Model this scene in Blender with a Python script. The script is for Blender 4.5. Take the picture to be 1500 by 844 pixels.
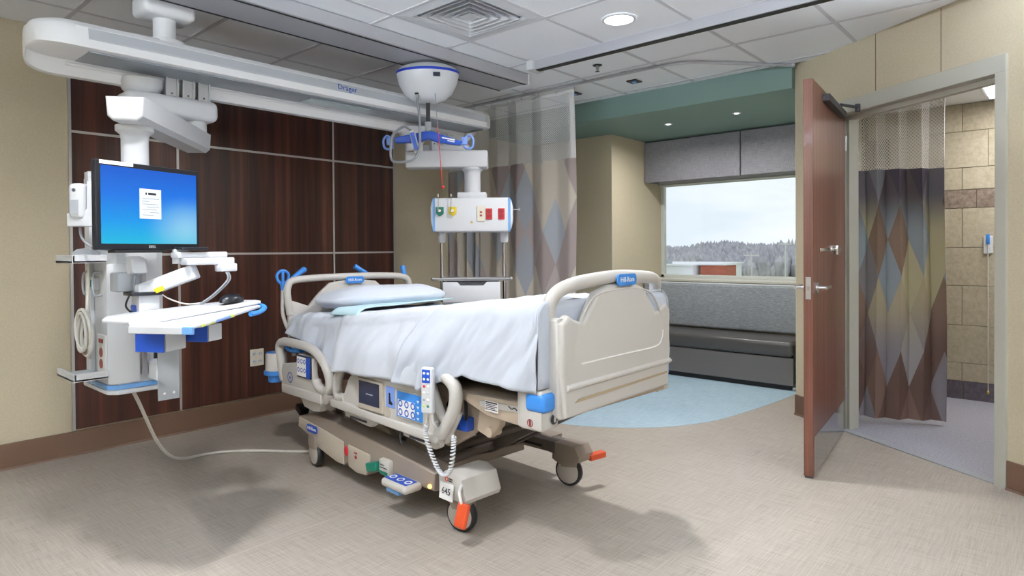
import bpy, bmesh, math, random
from mathutils import Vector, Matrix, noise
random.seed(7)
for o in list(bpy.data.objects): bpy.data.objects.remove(o)
SC = bpy.context.scene
COL = SC.collection
PI = math.pi

# ------------------------------------------------------------------ camera
def cam():
    yaw, p, r = math.radians(41.3505), math.radians(-0.6856), math.radians(-0.42195)
    F = Vector((math.cos(yaw)*math.cos(p), math.sin(yaw)*math.cos(p), math.sin(p)))
    Rt = Vector((math.sin(yaw), -math.cos(yaw), 0)); U = Rt.cross(F)
    c, s = math.cos(r), math.sin(r)
    R2, U2 = c*Rt+s*U, -s*Rt+c*U
    m = Matrix((R2, U2, -F)).transposed().to_4x4(); m.translation = (0, 0, 1.25)
    cd = bpy.data.cameras.new('camera'); co = bpy.data.objects.new('camera', cd); COL.objects.link(co)
    cd.sensor_fit = 'HORIZONTAL'; cd.sensor_width = 36; cd.lens = 938.376/1500*36
    cd.shift_y = -(422-376.87)/1500; cd.clip_start = .02; cd.clip_end = 2000
    co.matrix_world = m; SC.camera = co
cam()

# ------------------------------------------------------------------ world, exposure
def world():
    w = bpy.data.worlds.new('overcast_sky'); SC.world = w; w.use_nodes = True
    nt = w.node_tree; nt.nodes.clear()
    out = nt.nodes.new('ShaderNodeOutputWorld'); bg = nt.nodes.new('ShaderNodeBackground')
    tc = nt.nodes.new('ShaderNodeTexCoord'); mp = nt.nodes.new('ShaderNodeMapping'); mp.inputs['Scale'].default_value = (2, 2, 9)
    nz = nt.nodes.new('ShaderNodeTexNoise'); nz.inputs['Scale'].default_value = 1.6; nz.inputs['Detail'].default_value = 5
    cr = nt.nodes.new('ShaderNodeValToRGB')
    cr.color_ramp.elements[0].position = .35; cr.color_ramp.elements[0].color = (.74, .82, .90, 1)
    cr.color_ramp.elements[1].position = .62; cr.color_ramp.elements[1].color = (.92, .96, 1, 1)
    nt.links.new(tc.outputs['Generated'], mp.inputs[0]); nt.links.new(mp.outputs[0], nz.inputs[0])
    nt.links.new(nz.outputs[0], cr.inputs[0]); nt.links.new(cr.outputs[0], bg.inputs[0])
    bg.inputs[1].default_value = 1.2; nt.links.new(bg.outputs[0], out.inputs[0])
world()
SC.view_settings.view_transform = 'Standard'; SC.view_settings.look = 'None'
SC.view_settings.gamma = 1; SC.view_settings.use_curve_mapping = False
SC.view_settings.exposure = 0.0
DOWN_W = 33.0      # watts of each recessed downlight
FILL_TROFFER_W = 4.0   # watts of each ceiling troffer added unseen for fill (rear half of the room)
BATH_W = 22.0
ALCOVE_W = 12.0
FILL_UPLIGHT_W = 280.0  # watts of each indirect wall light added out of view as fill

# ------------------------------------------------------------------ materials
def lin(h):
    h = h.lstrip('#'); v = [int(h[i:i+2], 16)/255 for i in (0, 2, 4)]
    return tuple(((c/12.92) if c <= .04045 else ((c+.055)/1.055)**2.4) for c in v)+(1,)
MATS = {}
def mat(name, col, rough=.5, metal=0, spec=.5, var=0, vscale=(20, 20, 20), bump=0, bscale=200, emit=0, coat=0, sheen=0, trans=0):
    m = bpy.data.materials.new(name); m.use_nodes = True; nt = m.node_tree; N = nt.nodes; L = nt.links
    b = N['Principled BSDF']; c = lin(col) if isinstance(col, str) else col
    b.inputs['Base Color'].default_value = c; b.inputs['Roughness'].default_value = rough; b.inputs['Metallic'].default_value = metal
    b.inputs['Specular IOR Level'].default_value = spec; b.inputs['Coat Weight'].default_value = coat; b.inputs['Sheen Weight'].default_value = sheen
    b.inputs['Transmission Weight'].default_value = trans
    if emit:
        b.inputs['Emission Color'].default_value = c; b.inputs['Emission Strength'].default_value = emit
    if var or bump:
        tc = N.new('ShaderNodeTexCoord'); mp = N.new('ShaderNodeMapping'); mp.inputs['Scale'].default_value = vscale
        L.new(tc.outputs['Object'], mp.inputs[0])
    if var:
        nz = N.new('ShaderNodeTexNoise'); nz.inputs['Scale'].default_value = 1; nz.inputs['Detail'].default_value = 4
        L.new(mp.outputs[0], nz.inputs[0])
        mr = N.new('ShaderNodeMapRange'); mr.inputs[1].default_value = .25; mr.inputs[2].default_value = .75
        mr.inputs[3].default_value = 1-var; mr.inputs[4].default_value = 1+var; L.new(nz.outputs[0], mr.inputs[0])
        mx = N.new('ShaderNodeMix'); mx.data_type = 'RGBA'; mx.blend_type = 'MULTIPLY'; mx.inputs[0].default_value = 1
        mx.inputs[6].default_value = c; L.new(mr.outputs[0], mx.inputs[7]); L.new(mx.outputs[2], b.inputs['Base Color'])
    if bump:
        nb = N.new('ShaderNodeTexNoise'); nb.inputs['Scale'].default_value = bscale; L.new(tc.outputs['Object'], nb.inputs[0])
        bp = N.new('ShaderNodeBump'); bp.inputs['Strength'].default_value = bump; bp.inputs['Distance'].default_value = .002
        L.new(nb.outputs[0], bp.inputs['Height']); L.new(bp.outputs[0], b.inputs['Normal'])
    MATS[name] = m; return m

def ramp_mat(name, build, rough=.5, spec=.5, coat=0):
    m = bpy.data.materials.new(name); m.use_nodes = True; nt = m.node_tree
    b = nt.nodes['Principled BSDF']; b.inputs['Roughness'].default_value = rough; b.inputs['Specular IOR Level'].default_value = spec
    b.inputs['Coat Weight'].default_value = coat
    build(nt, b); MATS[name] = m; return m
def nd(nt, t, **k):
    n = nt.nodes.new(t)
    for a, v in k.items(): setattr(n, a, v)
    return n
def math_n(nt, op, a, b=None, c=None):
    n = nd(nt, 'ShaderNodeMath', operation=op)
    for i, v in enumerate((a, b, c)):
        if v is None: continue
        if isinstance(v, (int, float)): n.inputs[i].default_value = v
        else: nt.links.new(v, n.inputs[i])
    return n.outputs[0]
def ramp(nt, fac, stops, interp='LINEAR'):
    r = nd(nt, 'ShaderNodeValToRGB'); r.color_ramp.interpolation = interp; e = r.color_ramp.elements
    while len(e) < len(stops): e.new(.5)
    for el, (p, c) in zip(e, stops): el.position = p; el.color = lin(c)
    nt.links.new(fac, r.inputs[0]); return r.outputs[0]
def noise_n(nt, vec, scale=(1, 1, 1), detail=4, rough=.5):
    mp = nd(nt, 'ShaderNodeMapping'); mp.inputs['Scale'].default_value = scale; nt.links.new(vec, mp.inputs[0])
    n = nd(nt, 'ShaderNodeTexNoise'); n.inputs['Scale'].default_value = 1; n.inputs['Detail'].default_value = detail; n.inputs['Roughness'].default_value = rough
    nt.links.new(mp.outputs[0], n.inputs[0]); return n.outputs[0]

def woven(stops, a=(220, 7, 1), b=(7, 220, 1)):
    def f(nt, p):
        tc = nd(nt, 'ShaderNodeTexCoord').outputs['Object']
        n1 = noise_n(nt, tc, a, 5, .65); n2 = noise_n(nt, tc, b, 5, .65); n3 = noise_n(nt, tc, (1.2, 1.2, 1), 2)
        s = math_n(nt, 'ADD', n1, n2); s = math_n(nt, 'MULTIPLY', s, .44); s = math_n(nt, 'MULTIPLY_ADD', n3, .12, s)
        nt.links.new(ramp(nt, s, stops), p.inputs['Base Color'])
        bp = nd(nt, 'ShaderNodeBump'); bp.inputs['Strength'].default_value = .03; bp.inputs['Distance'].default_value = .001
        nt.links.new(s, bp.inputs['Height']); nt.links.new(bp.outputs[0], p.inputs['Normal'])
    return f
ramp_mat('floor_tan', woven([(.32, '#877e73'), (.5, '#a69e94'), (.68, '#bcb5ad')], (160, 5, 1), (5, 160, 1)), .42, .4)
ramp_mat('floor_blue', woven([(.34, '#7f9bac'), (.5, '#a3bccb'), (.66, '#bfd2de')], (160, 8, 1), (8, 160, 1)), .42, .4)
ramp_mat('floor_lavender', woven([(.34, '#8d8d99'), (.5, '#a5a5b1'), (.66, '#b9b9c4')], (90, 60, 1), (60, 90, 1)), .55, .3)
ramp_mat('sofa_weave', woven([(.34, '#6a6f74'), (.5, '#8d9297'), (.66, '#adb1b5')], (1, 12, 260), (1, 30, 160)), .8, .2)
ramp_mat('valance_weave', woven([(.34, '#68676c'), (.5, '#86858b'), (.66, '#a09fa5')], (1, 330, 12), (1, 14, 330)), .85, .1)
def wood(stops, sc):
    def f(nt, p):
        tc = nd(nt, 'ShaderNodeTexCoord').outputs['Object']
        n1 = noise_n(nt, tc, sc, 6, .6); n2 = noise_n(nt, tc, (sc[0]*5, sc[1]*5, sc[2]*3), 3, .6); n0 = noise_n(nt, tc, (sc[0]*.2, sc[1]*.2, sc[2]*.2), 2)
        s = math_n(nt, 'MULTIPLY', n1, .6); s = math_n(nt, 'MULTIPLY_ADD', n2, .22, s); s = math_n(nt, 'MULTIPLY_ADD', n0, .2, s)
        nt.links.new(ramp(nt, s, stops), p.inputs['Base Color'])
    return f
ramp_mat('wood_dark', wood([(.36, '#1b0c0a'), (.48, '#3a2019'), (.58, '#522e23'), (.7, '#70483a')], (16, 1, .35)), .32, .45)
ramp_mat('wood_door', wood([(.36, '#522f25'), (.5, '#6d4234'), (.66, '#835545')], (25, 25, .7)), .35, .45, .15)
mat('wall_beige', '#c4b9a1', .75, spec=.25, var=.06, vscale=(90, 90, 90), bump=.25, bscale=160)
mat('wall_cream', '#d0c9ae', .7, spec=.25, bump=.1, bscale=160)
mat('paint_green', '#7d9791', .55, spec=.3)
mat('base_brown', '#6b5140', .45)
mat('base_lip', '#7d6558', .4)
mat('weld_seam', '#bab3aa', .5)
mat('strip_metal', '#c5c5c5', .35, .6)
mat('ceiling_tile', '#f3f6fc', .9, spec=.1, bump=.2, bscale=400)
mat('ceiling_grid', '#cfd0d7', .6)
mat('rail_alu', '#b9bac1', .4, .25)
mat('black', '#0c0c10', .5)
mat('dark_grey', '#3a3a40', .5)
mat('white_plastic', '#d6d9df', .35)
mat('pale_grey', '#cdd0d4', .4)
mat('mid_grey', '#a0a5ab', .4)
mat('boom_grey', '#9aa2ab', .35, .3)
mat('boom_white', '#f3f5fa', .35)
mat('boom_channel', '#c2c8d0', .35, .1)
mat('lens_off', '#aebfc6', .25)
mat('blue', '#3a86d8', .4)
mat('blue_deep', '#1f4fb8', .35)
mat('blue_royal', '#1a3fc0', .4)
mat('blue_light', '#7f9fe8', .4)
mat('blue_trim', '#6fa3dd', .4)
mat('bed_plastic', '#c5c2be', .38)
mat('bed_plastic_dark', '#bcb3a6', .42)
mat('bed_frame', '#b5a593', .45)
mat('bed_groove', '#a8977f', .5)
mat('base_taupe', '#94887e', .4, .1)
mat('base_dark', '#6a625e', .42, .2)
mat('sheet_white', '#c3cad7', .85, spec=.15, sheen=.2, bump=.15, bscale=500)
mat('blanket_white', '#c8ced9', .9, spec=.1, sheen=.3, bump=.4, bscale=350)
mat('pad_blue', '#bddbe6', .85, spec=.1)
mat('mattress_navy', '#1d2029', .6)
mat('tyre', '#15161b', .5)
mat('caster_disc', '#b3aca6', .4)
mat('orange', '#cf4d25', .45)
mat('green', '#0f6f5c', .45)
mat('red', '#c2212c', .35)
mat('red_dark', '#8f1a22', .4)
mat('yellow', '#d9c02a', .45)
mat('lime', '#c8da6c', .5)
mat('chrome', '#d8d8dc', .15, 1)
mat('steel', '#b8b8bc', .3, .9)
mat('kick_steel', '#c4c4c8', .12, 1)
mat('frame_grey', '#b9b8ae', .5)
mat('frame_shade', '#a39a80', .55)
mat('sofa_vinyl', '#4c4a49', .3, spec=.5)
mat('sofa_base', '#6b6765', .5)
mat('cable_white', '#d5d2cb', .5)
mat('cable_grey', '#8b8f96', .5)
mat('outlet_ivory', '#dcd6c6', .4)
mat('screen_dark', '#2b3148', .2)
mat('window_frame', '#cfd3cf', .4)
mat('roof_white', '#e8eaee', .8)
mat('brick_far', '#b56a55', .9, var=.15, vscale=(.5, .5, 3))
mat('grass_far', '#a2a878', .95, var=.2, vscale=(.05, .05, .05))
mat('tree_hazed', '#b9b8bd', .95, spec=0, var=.3, vscale=(.35, .35, .2))  # grey lightened toward the sky, distance haze mixed into the colour
mat('pole_far', '#d8d8d8', .7)
mat('night_light', '#ffb24a', .4, emit=6)
mat('lamp_lens', '#ffffff', .4, emit=9)
mat('bath_lens', '#ffffff', .4, emit=3)
mat('label_white', '#f3f3f3', .5)
mat('ink', '#1a1a1e', .6)
mat('brass', '#b69a55', .3, .8)
mat('bezel', '#10131c', .3)

def stone(stops):
    def f(nt, p):
        tc = nd(nt, 'ShaderNodeTexCoord').outputs['Object']; oi = nd(nt, 'ShaderNodeObjectInfo').outputs['Random']
        v = nd(nt, 'ShaderNodeVectorMath', operation='ADD'); nt.links.new(tc, v.inputs[0]); nt.links.new(oi, v.inputs[1])
        n = noise_n(nt, v.outputs[0], (30, 30, 30), 8, .7); n = math_n(nt, 'MULTIPLY_ADD', oi, .06, n)
        nt.links.new(ramp(nt, n, stops), p.inputs['Base Color'])
    return f
ramp_mat('tile_stone', stone([(.3, '#a0957f'), (.52, '#b4aa94'), (.75, '#c3baa6')]), .4, .4)
ramp_mat('tile_accent', stone([(.3, '#5d5046'), (.52, '#85766a'), (.75, '#a3968a')]), .5, .4)
ramp_mat('tile_base', stone([(.3, '#4c4550'), (.52, '#615a64'), (.75, '#746d76')]), .4, .4)
mat('grout', '#8d8470', .8)

def diamonds(nt, p):
    """printed harlequin fabric: long diamonds, each of its own colour; UV in metres (u along cloth, v height)"""
    uv = nd(nt, 'ShaderNodeUVMap').outputs[0]; sp = nd(nt, 'ShaderNodeSeparateXYZ'); nt.links.new(uv, sp.inputs[0])
    u, v = sp.outputs[0], sp.outputs[1]
    U = math_n(nt, 'DIVIDE', u, .175); V = math_n(nt, 'DIVIDE', v, .52)
    a = math_n(nt, 'FLOOR', math_n(nt, 'ADD', U, V)); b = math_n(nt, 'FLOOR', math_n(nt, 'SUBTRACT', U, V))
    cb = nd(nt, 'ShaderNodeCombineXYZ'); nt.links.new(a, cb.inputs[0]); nt.links.new(b, cb.inputs[1])
    wn = nd(nt, 'ShaderNodeTexWhiteNoise', noise_dimensions='2D'); nt.links.new(cb.outputs[0], wn.inputs[0])
    hi = ramp(nt, wn.outputs[0], [(0, '#4b4450'), (.2, '#6d6a74'), (.4, '#595054'), (.6, '#82838c'), (.8, '#5f5047')], 'CONSTANT')
    mi = ramp(nt, wn.outputs[0], [(0, '#8a8689'), (.2, '#c0b998'), (.4, '#9aa5ad'), (.6, '#b9ae92'), (.8, '#8d7768')], 'CONSTANT')
    lo = ramp(nt, wn.outputs[0], [(0, '#76605a'), (.2, '#a8a4a6'), (.4, '#80685e'), (.6, '#8d8990'), (.8, '#6b544c')], 'CONSTANT')
    def mix(f, x, y):
        m = nd(nt, 'ShaderNodeMix', data_type='RGBA'); nt.links.new(f, m.inputs[0]); nt.links.new(x, m.inputs[6]); nt.links.new(y, m.inputs[7]); return m.outputs[2]
    def step(x0, x1):
        r = nd(nt, 'ShaderNodeMapRange', interpolation_type='SMOOTHSTEP'); r.inputs[1].default_value = x0; r.inputs[2].default_value = x1; nt.links.new(v, r.inputs[0]); return r.outputs[0]
    c = mix(step(.45, .95), lo, mi); c = mix(step(1.3, 1.65), c, hi)
    nt.links.new(c, p.inputs['Base Color'])
ramp_mat('curtain_bath', diamonds, .6, .3)
def diamonds2(nt, p):
    uv = nd(nt, 'ShaderNodeUVMap').outputs[0]; sp = nd(nt, 'ShaderNodeSeparateXYZ'); nt.links.new(uv, sp.inputs[0])
    U = math_n(nt, 'DIVIDE', sp.outputs[0], .22); V = math_n(nt, 'DIVIDE', sp.outputs[1], .56)
    a = math_n(nt, 'FLOOR', math_n(nt, 'ADD', U, V)); b = math_n(nt, 'FLOOR', math_n(nt, 'SUBTRACT', U, V))
    cb = nd(nt, 'ShaderNodeCombineXYZ'); nt.links.new(a, cb.inputs[0]); nt.links.new(b, cb.inputs[1])
    wn = nd(nt, 'ShaderNodeTexWhiteNoise', noise_dimensions='2D'); nt.links.new(cb.outputs[0], wn.inputs[0])
    nt.links.new(ramp(nt, wn.outputs[0], [(0, '#9b908f'), (.2, '#b9b2a8'), (.4, '#a0a5ae'), (.6, '#c2bbb0'), (.8, '#aba1a1')], 'CONSTANT'), p.inputs['Base Color'])
ramp_mat('curtain_room', diamonds2, .65, .2)

def netting(name, col, pitch):
    m = bpy.data.materials.new(name); m.use_nodes = True; nt = m.node_tree
    p = nt.nodes['Principled BSDF']; p.inputs['Base Color'].default_value = lin(col); p.inputs['Roughness'].default_value = .8
    out = nt.nodes['Material Output']
    uv = nd(nt, 'ShaderNodeUVMap').outputs[0]; sp = nd(nt, 'ShaderNodeSeparateXYZ'); nt.links.new(uv, sp.inputs[0])
    def dot(off):
        x = math_n(nt, 'ADD', math_n(nt, 'DIVIDE', sp.outputs[0], pitch), off); y = math_n(nt, 'ADD', math_n(nt, 'DIVIDE', sp.outputs[1], pitch*1.1), off)
        x = math_n(nt, 'SUBTRACT', math_n(nt, 'FRACT', x), .5); y = math_n(nt, 'SUBTRACT', math_n(nt, 'FRACT', y), .5)
        return math_n(nt, 'ADD', math_n(nt, 'MULTIPLY', x, x), math_n(nt, 'MULTIPLY', y, y))
    d = math_n(nt, 'MINIMUM', dot(0), dot(.5)); hole = math_n(nt, 'LESS_THAN', d, .066)
    # woven band along the hem and the sides (v and u run 0..1 in the second uv layer)
    tr = nd(nt, 'ShaderNodeBsdfTransparent'); mx = nd(nt, 'ShaderNodeMixShader')
    nt.links.new(hole, mx.inputs[0]); nt.links.new(p.outputs[0], mx.inputs[1]); nt.links.new(tr.outputs[0], mx.inputs[2]); nt.links.new(mx.outputs[0], out.inputs[0])
    MATS[name] = m
netting('netting', '#d9d9da', .018)
netting('netting_bath', '#dcdcda', .022)
mat('netting_band', '#d9d9da', .8)
def glass_mat():
    m = bpy.data.materials.new('glass'); m.use_nodes = True; nt = m.node_tree; nt.nodes.remove(nt.nodes['Principled BSDF'])
    g = nd(nt, 'ShaderNodeBsdfGlossy'); g.inputs['Roughness'].default_value = .02; t = nd(nt, 'ShaderNodeBsdfTransparent'); t.inputs[0].default_value = (.97, .98, .98, 1)
    fr = nd(nt, 'ShaderNodeFresnel'); fr.inputs[0].default_value = 1.4; mx = nd(nt, 'ShaderNodeMixShader')
    nt.links.new(fr.outputs[0], mx.inputs[0]); nt.links.new(t.outputs[0], mx.inputs[1]); nt.links.new(g.outputs[0], mx.inputs[2])
    nt.links.new(mx.outputs[0], nt.nodes['Material Output'].inputs[0]); MATS['glass'] = m
glass_mat()
def desktop(nt, p):
    uv = nd(nt, 'ShaderNodeUVMap').outputs[0]; sp = nd(nt, 'ShaderNodeSeparateXYZ'); nt.links.new(uv, sp.inputs[0]); u, v = sp.outputs[0], sp.outputs[1]
    base = ramp(nt, math_n(nt, 'SUBTRACT', 1.0, v), [(0, '#0560d4'), (.35, '#0578ea'), (.7, '#009df0'), (1, '#16bfe6')])
    dx = math_n(nt, 'SUBTRACT', u, .88); dy = math_n(nt, 'SUBTRACT', v, .22)
    d = math_n(nt, 'SQRT', math_n(nt, 'ADD', math_n(nt, 'MULTIPLY', dx, dx), math_n(nt, 'MULTIPLY', dy, dy)))
    glow = nd(nt, 'ShaderNodeMapRange', interpolation_type='SMOOTHSTEP'); glow.inputs[1].default_value = .5; glow.inputs[2].default_value = 0; glow.inputs[4].default_value = .55; nt.links.new(d, glow.inputs[0])
    m = nd(nt, 'ShaderNodeMix', data_type='RGBA'); nt.links.new(glow.outputs[0], m.inputs[0]); nt.links.new(base, m.inputs[6]); m.inputs[7].default_value = lin('#b8ecf4')
    p.inputs['Base Color'].default_value = (.01, .01, .02, 1); nt.links.new(m.outputs[2], p.inputs['Emission Color']); p.inputs['Emission Strength'].default_value = .95
ramp_mat('desktop', desktop, .35, .06)
mat('screen_note', '#b9c2cc', .4, emit=.35)
mat('screen_ink', '#5a6472', .4)

# ------------------------------------------------------------------ builders
W = {}                      # world matrix of every thing / part
def I(): return Matrix.Identity(4)
def T(x, y, z): return Matrix.Translation((x, y, z))
def RZ(a): return Matrix.Rotation(a, 4, 'Z')
def FR(o, x, y):            # frame from origin and two directions
    x = Vector(x).normalized(); y = Vector(y); y = (y-x*y.dot(x)).normalized(); z = x.cross(y)
    m = Matrix((x, y, z)).transposed().to_4x4(); m.translation = o; return m
def spline(pts, n=8, closed=False):
    P = [Vector(p) for p in pts]; out = []; k = len(P)
    for i in range(k if closed else k-1):
        g = (lambda j: P[j % k]) if closed else (lambda j: P[min(max(j, 0), k-1)])
        p0, p1, p2, p3 = g(i-1), g(i), g(i+1), g(i+2)
        for s in range(n):
            t = s/n; out.append(.5*((2*p1)+(-p0+p2)*t+(2*p0-5*p1+4*p2-p3)*t*t+(-p0+3*p1-3*p2+p3)*t**3))
    if not closed: out.append(P[-1])
    return out
class B:
    def __init__(s, M=None): s.bm = bmesh.new(); s.M = M or I(); s.uv = None
    def _x(s, vs, M=None):
        m = s.M @ M if M else s.M
        for v in vs: v.co = m @ v.co
        return s
    def box(s, x0, x1, y0, y1, z0, z1, bev=0, seg=2, M=None):
        r = bmesh.ops.create_cube(s.bm, size=1); vs = r['verts']
        for v in vs: v.co = Vector(((x0+x1)/2+v.co.x*(x1-x0), (y0+y1)/2+v.co.y*(y1-y0), (z0+z1)/2+v.co.z*(z1-z0)))
        if bev:
            es = list({e for v in vs for e in v.link_edges})
            r2 = bmesh.ops.bevel(s.bm, geom=es, offset=bev, segments=seg, profile=.5, affect='EDGES', clamp_overlap=True)
            vs = list({v for f in r2['faces'] for v in f.verts} | {v for v in vs if v.is_valid})
        return s._x(vs, M)
    def cyl(s, p0, p1, r, r2=None, n=20, bev=0):
        p0, p1 = Vector(p0), Vector(p1); d = p1-p0
        q = d.to_track_quat('Z', 'Y').to_matrix().to_4x4(); q.translation = (p0+p1)/2
        c = bmesh.ops.create_cone(s.bm, cap_ends=True, segments=n, radius1=r, radius2=r if r2 is None else r2, depth=d.length); vs = c['verts']
        if bev:
            es = [e for e in {e for v in vs for e in v.link_edges} if any(len(f.verts) > 4 for f in e.link_faces)]
            rr = bmesh.ops.bevel(s.bm, geom=es, offset=bev, segments=2, profile=.5, affect='EDGES')
            vs = list({v for f in rr['faces'] for v in f.verts} | {v for v in vs if v.is_valid})
        return s._x(vs, q)
    def ball(s, c, r, sc=(1, 1, 1), u=20, v=12):
        q = bmesh.ops.create_uvsphere(s.bm, u_segments=u, v_segments=v, radius=r)
        for w in q['verts']: w.co = Vector((w.co.x*sc[0], w.co.y*sc[1], w.co.z*sc[2]))+Vector(c)
        return s._x(q['verts'])
    def tube(s, pts, r, n=10, closed=False, cap=True, flat=1):
        P = [Vector(p) for p in pts]; k = len(P); rings = []; up = None
        for i, p in enumerate(P):
            a = P[(i-1) % k] if (closed or i) else P[0]; b = P[(i+1) % k] if (closed or i < k-1) else P[-1]
            t = (b-a).normalized()
            if up is None:
                up = Vector((0, 0, 1)) if abs(t.z) < .9 else Vector((1, 0, 0))
            x = up.cross(t)
            if x.length < 1e-4: x = t.orthogonal()
            x.normalize(); up = t.cross(x).normalized()
            rr = r[i] if isinstance(r, (list, tuple)) else r
            rings.append([s.bm.verts.new(p+x*math.cos(2*PI*j/n)*rr+up*math.sin(2*PI*j/n)*rr*flat) for j in range(n)])
        for i in range(k if closed else k-1):
            A, Bq = rings[i], rings[(i+1) % k]
            for j in range(n): s.bm.faces.new((A[j], A[(j+1) % n], Bq[(j+1) % n], Bq[j]))
        if cap and not closed:
            s.bm.faces.new(rings[0][::-1]); s.bm.faces.new(rings[-1])
        return s._x([v for q in rings for v in q])
    def prism(s, poly, a0, a1, axis='z', bev=0, seg=2):
        """extrude a polygon along axis: x -> poly=(y,z), y -> poly=(x,z), z -> poly=(x,y)"""
        def P(p, a): return {'x': (a, p[0], p[1]), 'y': (p[0], a, p[1]), 'z': (p[0], p[1], a)}[axis]
        A = [s.bm.verts.new(P(p, a0)) for p in poly]; Bv = [s.bm.verts.new(P(p, a1)) for p in poly]; n = len(poly); fs = []
        fs.append(s.bm.faces.new(A)); fs.append(s.bm.faces.new(Bv[::-1]))
        for i in range(n): fs.append(s.bm.faces.new((A[i], Bv[i], Bv[(i+1) % n], A[(i+1) % n])))
        bmesh.ops.recalc_face_normals(s.bm, faces=fs); vs = A+Bv
        if bev:
            es = [e for f in fs[:2] for e in f.edges]
            r = bmesh.ops.bevel(s.bm, geom=list(set(es)), offset=bev, segments=seg, profile=.5, affect='EDGES', clamp_overlap=True)
            vs = list({v for f in r['faces'] for v in f.verts} | {v for v in vs if v.is_valid})
        return s._x(vs)
    def lathe(s, prof, n=28, M=None):
        rings = []; vs = []
        for r, z in prof:
            if r < 1e-5: q = [s.bm.verts.new((0, 0, z))]
            else: q = [s.bm.verts.new((r*math.cos(2*PI*j/n), r*math.sin(2*PI*j/n), z)) for j in range(n)]
            rings.append(q); vs += q
        for A, C in zip(rings, rings[1:]):
            for j in range(n):
                k = (j+1) % n
                if len(A) == 1 and len(C) == 1: continue
                if len(A) == 1: s.bm.faces.new((A[0], C[k], C[j]))
                elif len(C) == 1: s.bm.faces.new((A[j], A[k], C[0]))
                else: s.bm.faces.new((A[j], A[k], C[k], C[j]))
        return s._x(vs, M)
    def surf(s, fn, nu, nv, uvf=None):
        g = [[s.bm.verts.new(fn(i/nu, j/nv)) for j in range(nv+1)] for i in range(nu+1)]
        uv = s.bm.loops.layers.uv.verify() if uvf else None
        for i in range(nu):
            for j in range(nv):
                ids = ((i, j), (i+1, j), (i+1, j+1), (i, j+1)); f = s.bm.faces.new([g[a][b] for a, b in ids])
                if uv:
                    for lp, (a, b) in zip(f.loops, ids): lp[uv].uv = uvf(a/nu, b/nv)
        return s._x([v for r in g for v in r])
    def quad(s, pts, uvs=None):
        vs = [s.bm.verts.new(p) for p in pts]; f = s.bm.faces.new(vs)
        if uvs:
            uv = s.bm.loops.layers.uv.verify()
            for lp, c in zip(f.loops, uvs): lp[uv].uv = c
        return s._x(vs)
    def build(s, name, m, parent=None, smooth=40, label=None):
        me = bpy.data.meshes.new(name)
        if parent is not None:
            inv = W[parent].inverted()
            for v in s.bm.verts: v.co = inv @ v.co
        bmesh.ops.recalc_face_normals(s.bm, faces=s.bm.faces[:])
        s.bm.to_mesh(me); s.bm.free()
        if smooth:
            me.shade_smooth(); me.set_sharp_from_angle(angle=math.radians(smooth))
        me.materials.append(MATS[m]); o = bpy.data.objects.new(name, me); COL.objects.link(o)
        if parent is not None: o.parent = parent; W[o] = W[parent].copy()
        else: W[o] = I()
        if label: o['label'] = label
        return o
def tag(o, label, cat, group=None, kind=None):
    o['label'] = label; o['category'] = cat
    if group: o['group'] = group
    if kind: o['kind'] = kind
    return o
def thing(name, label, cat, loc=(0, 0, 0), rz=0, group=None, kind=None):
    o = bpy.data.objects.new(name, None); o.empty_display_size = .05; COL.objects.link(o)
    o.location = loc; o.rotation_euler = (0, 0, rz); W[o] = T(*loc) @ RZ(rz)
    return tag(o, label, cat, group, kind)
def struct(o, label=None):
    o['kind'] = 'structure'
    if label: o['label'] = label
    return o
def copy_of(o, loc, parent=None, name=None):
    c = o.copy(); COL.objects.link(c); c.location = loc
    if parent is not None: c.parent = parent; W[c] = W[parent].copy()
    return c
def text(s, size, M, m, parent, ext=.0006, name='lettering', sx=1):
    cu = bpy.data.curves.new('t', 'FONT'); cu.body = s; cu.size = size; cu.extrude = ext; cu.align_x = 'CENTER'; cu.align_y = 'CENTER'; cu.resolution_u = 2
    to = bpy.data.objects.new('t', cu); me = bpy.data.meshes.new_from_object(to)
    me.transform(W[parent].inverted() @ M @ Matrix.Diagonal((sx, 1, 1, 1))); bpy.data.objects.remove(to); bpy.data.curves.remove(cu)
    me.materials.clear(); me.materials.append(MATS[m]); me.name = name
    o = bpy.data.objects.new(name, me); COL.objects.link(o); o.parent = parent; W[o] = W[parent].copy(); return o

# ================================================================== STRUCTURE
CE = 2.60; HW = 4.635
XL, YB = -1.8, -2.6
P0 = Vector((4.992, 1.57, 0)); DA = math.atan2(-.836, -.548)
DM = T(*P0) @ RZ(DA)             # door wall frame: x along wall toward camera side, y into bathroom
fl = struct(B().box(XL-.2, 6.75, YB-.2, 4.85, -.06, 0).build('floor', 'floor_tan', smooth=0), 'tan woven-look vinyl floor')
arc = spline([(5.75, 1.78), (5.2, 1.83), (4.7, 1.90), (4.385, 1.973), (4.1, 2.12), (3.901, 2.304), (3.75, 2.52), (3.66, 2.76), (3.66, 3.0), (3.72, 3.3), (3.9, 3.7), (4.2, 4.1), (4.6, 4.45)], 5)
poly = [(p[0], p[1]) for p in [v.to_tuple() for v in spline([(x.x, x.y, 0) for x in [Vector((p.x, p.y, 0)) for p in spline([(5.75, 1.78, 0), (5.2, 1.83, 0), (4.7, 1.90, 0), (4.385, 1.973, 0), (4.1, 2.12, 0), (3.901, 2.304, 0), (3.75, 2.52, 0), (3.66, 2.76, 0), (3.66, 3.0, 0), (3.72, 3.3, 0), (3.9, 3.7, 0), (4.2, 4.1, 0), (4.6, 4.45, 0)], 4)]], 1)]]
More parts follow.
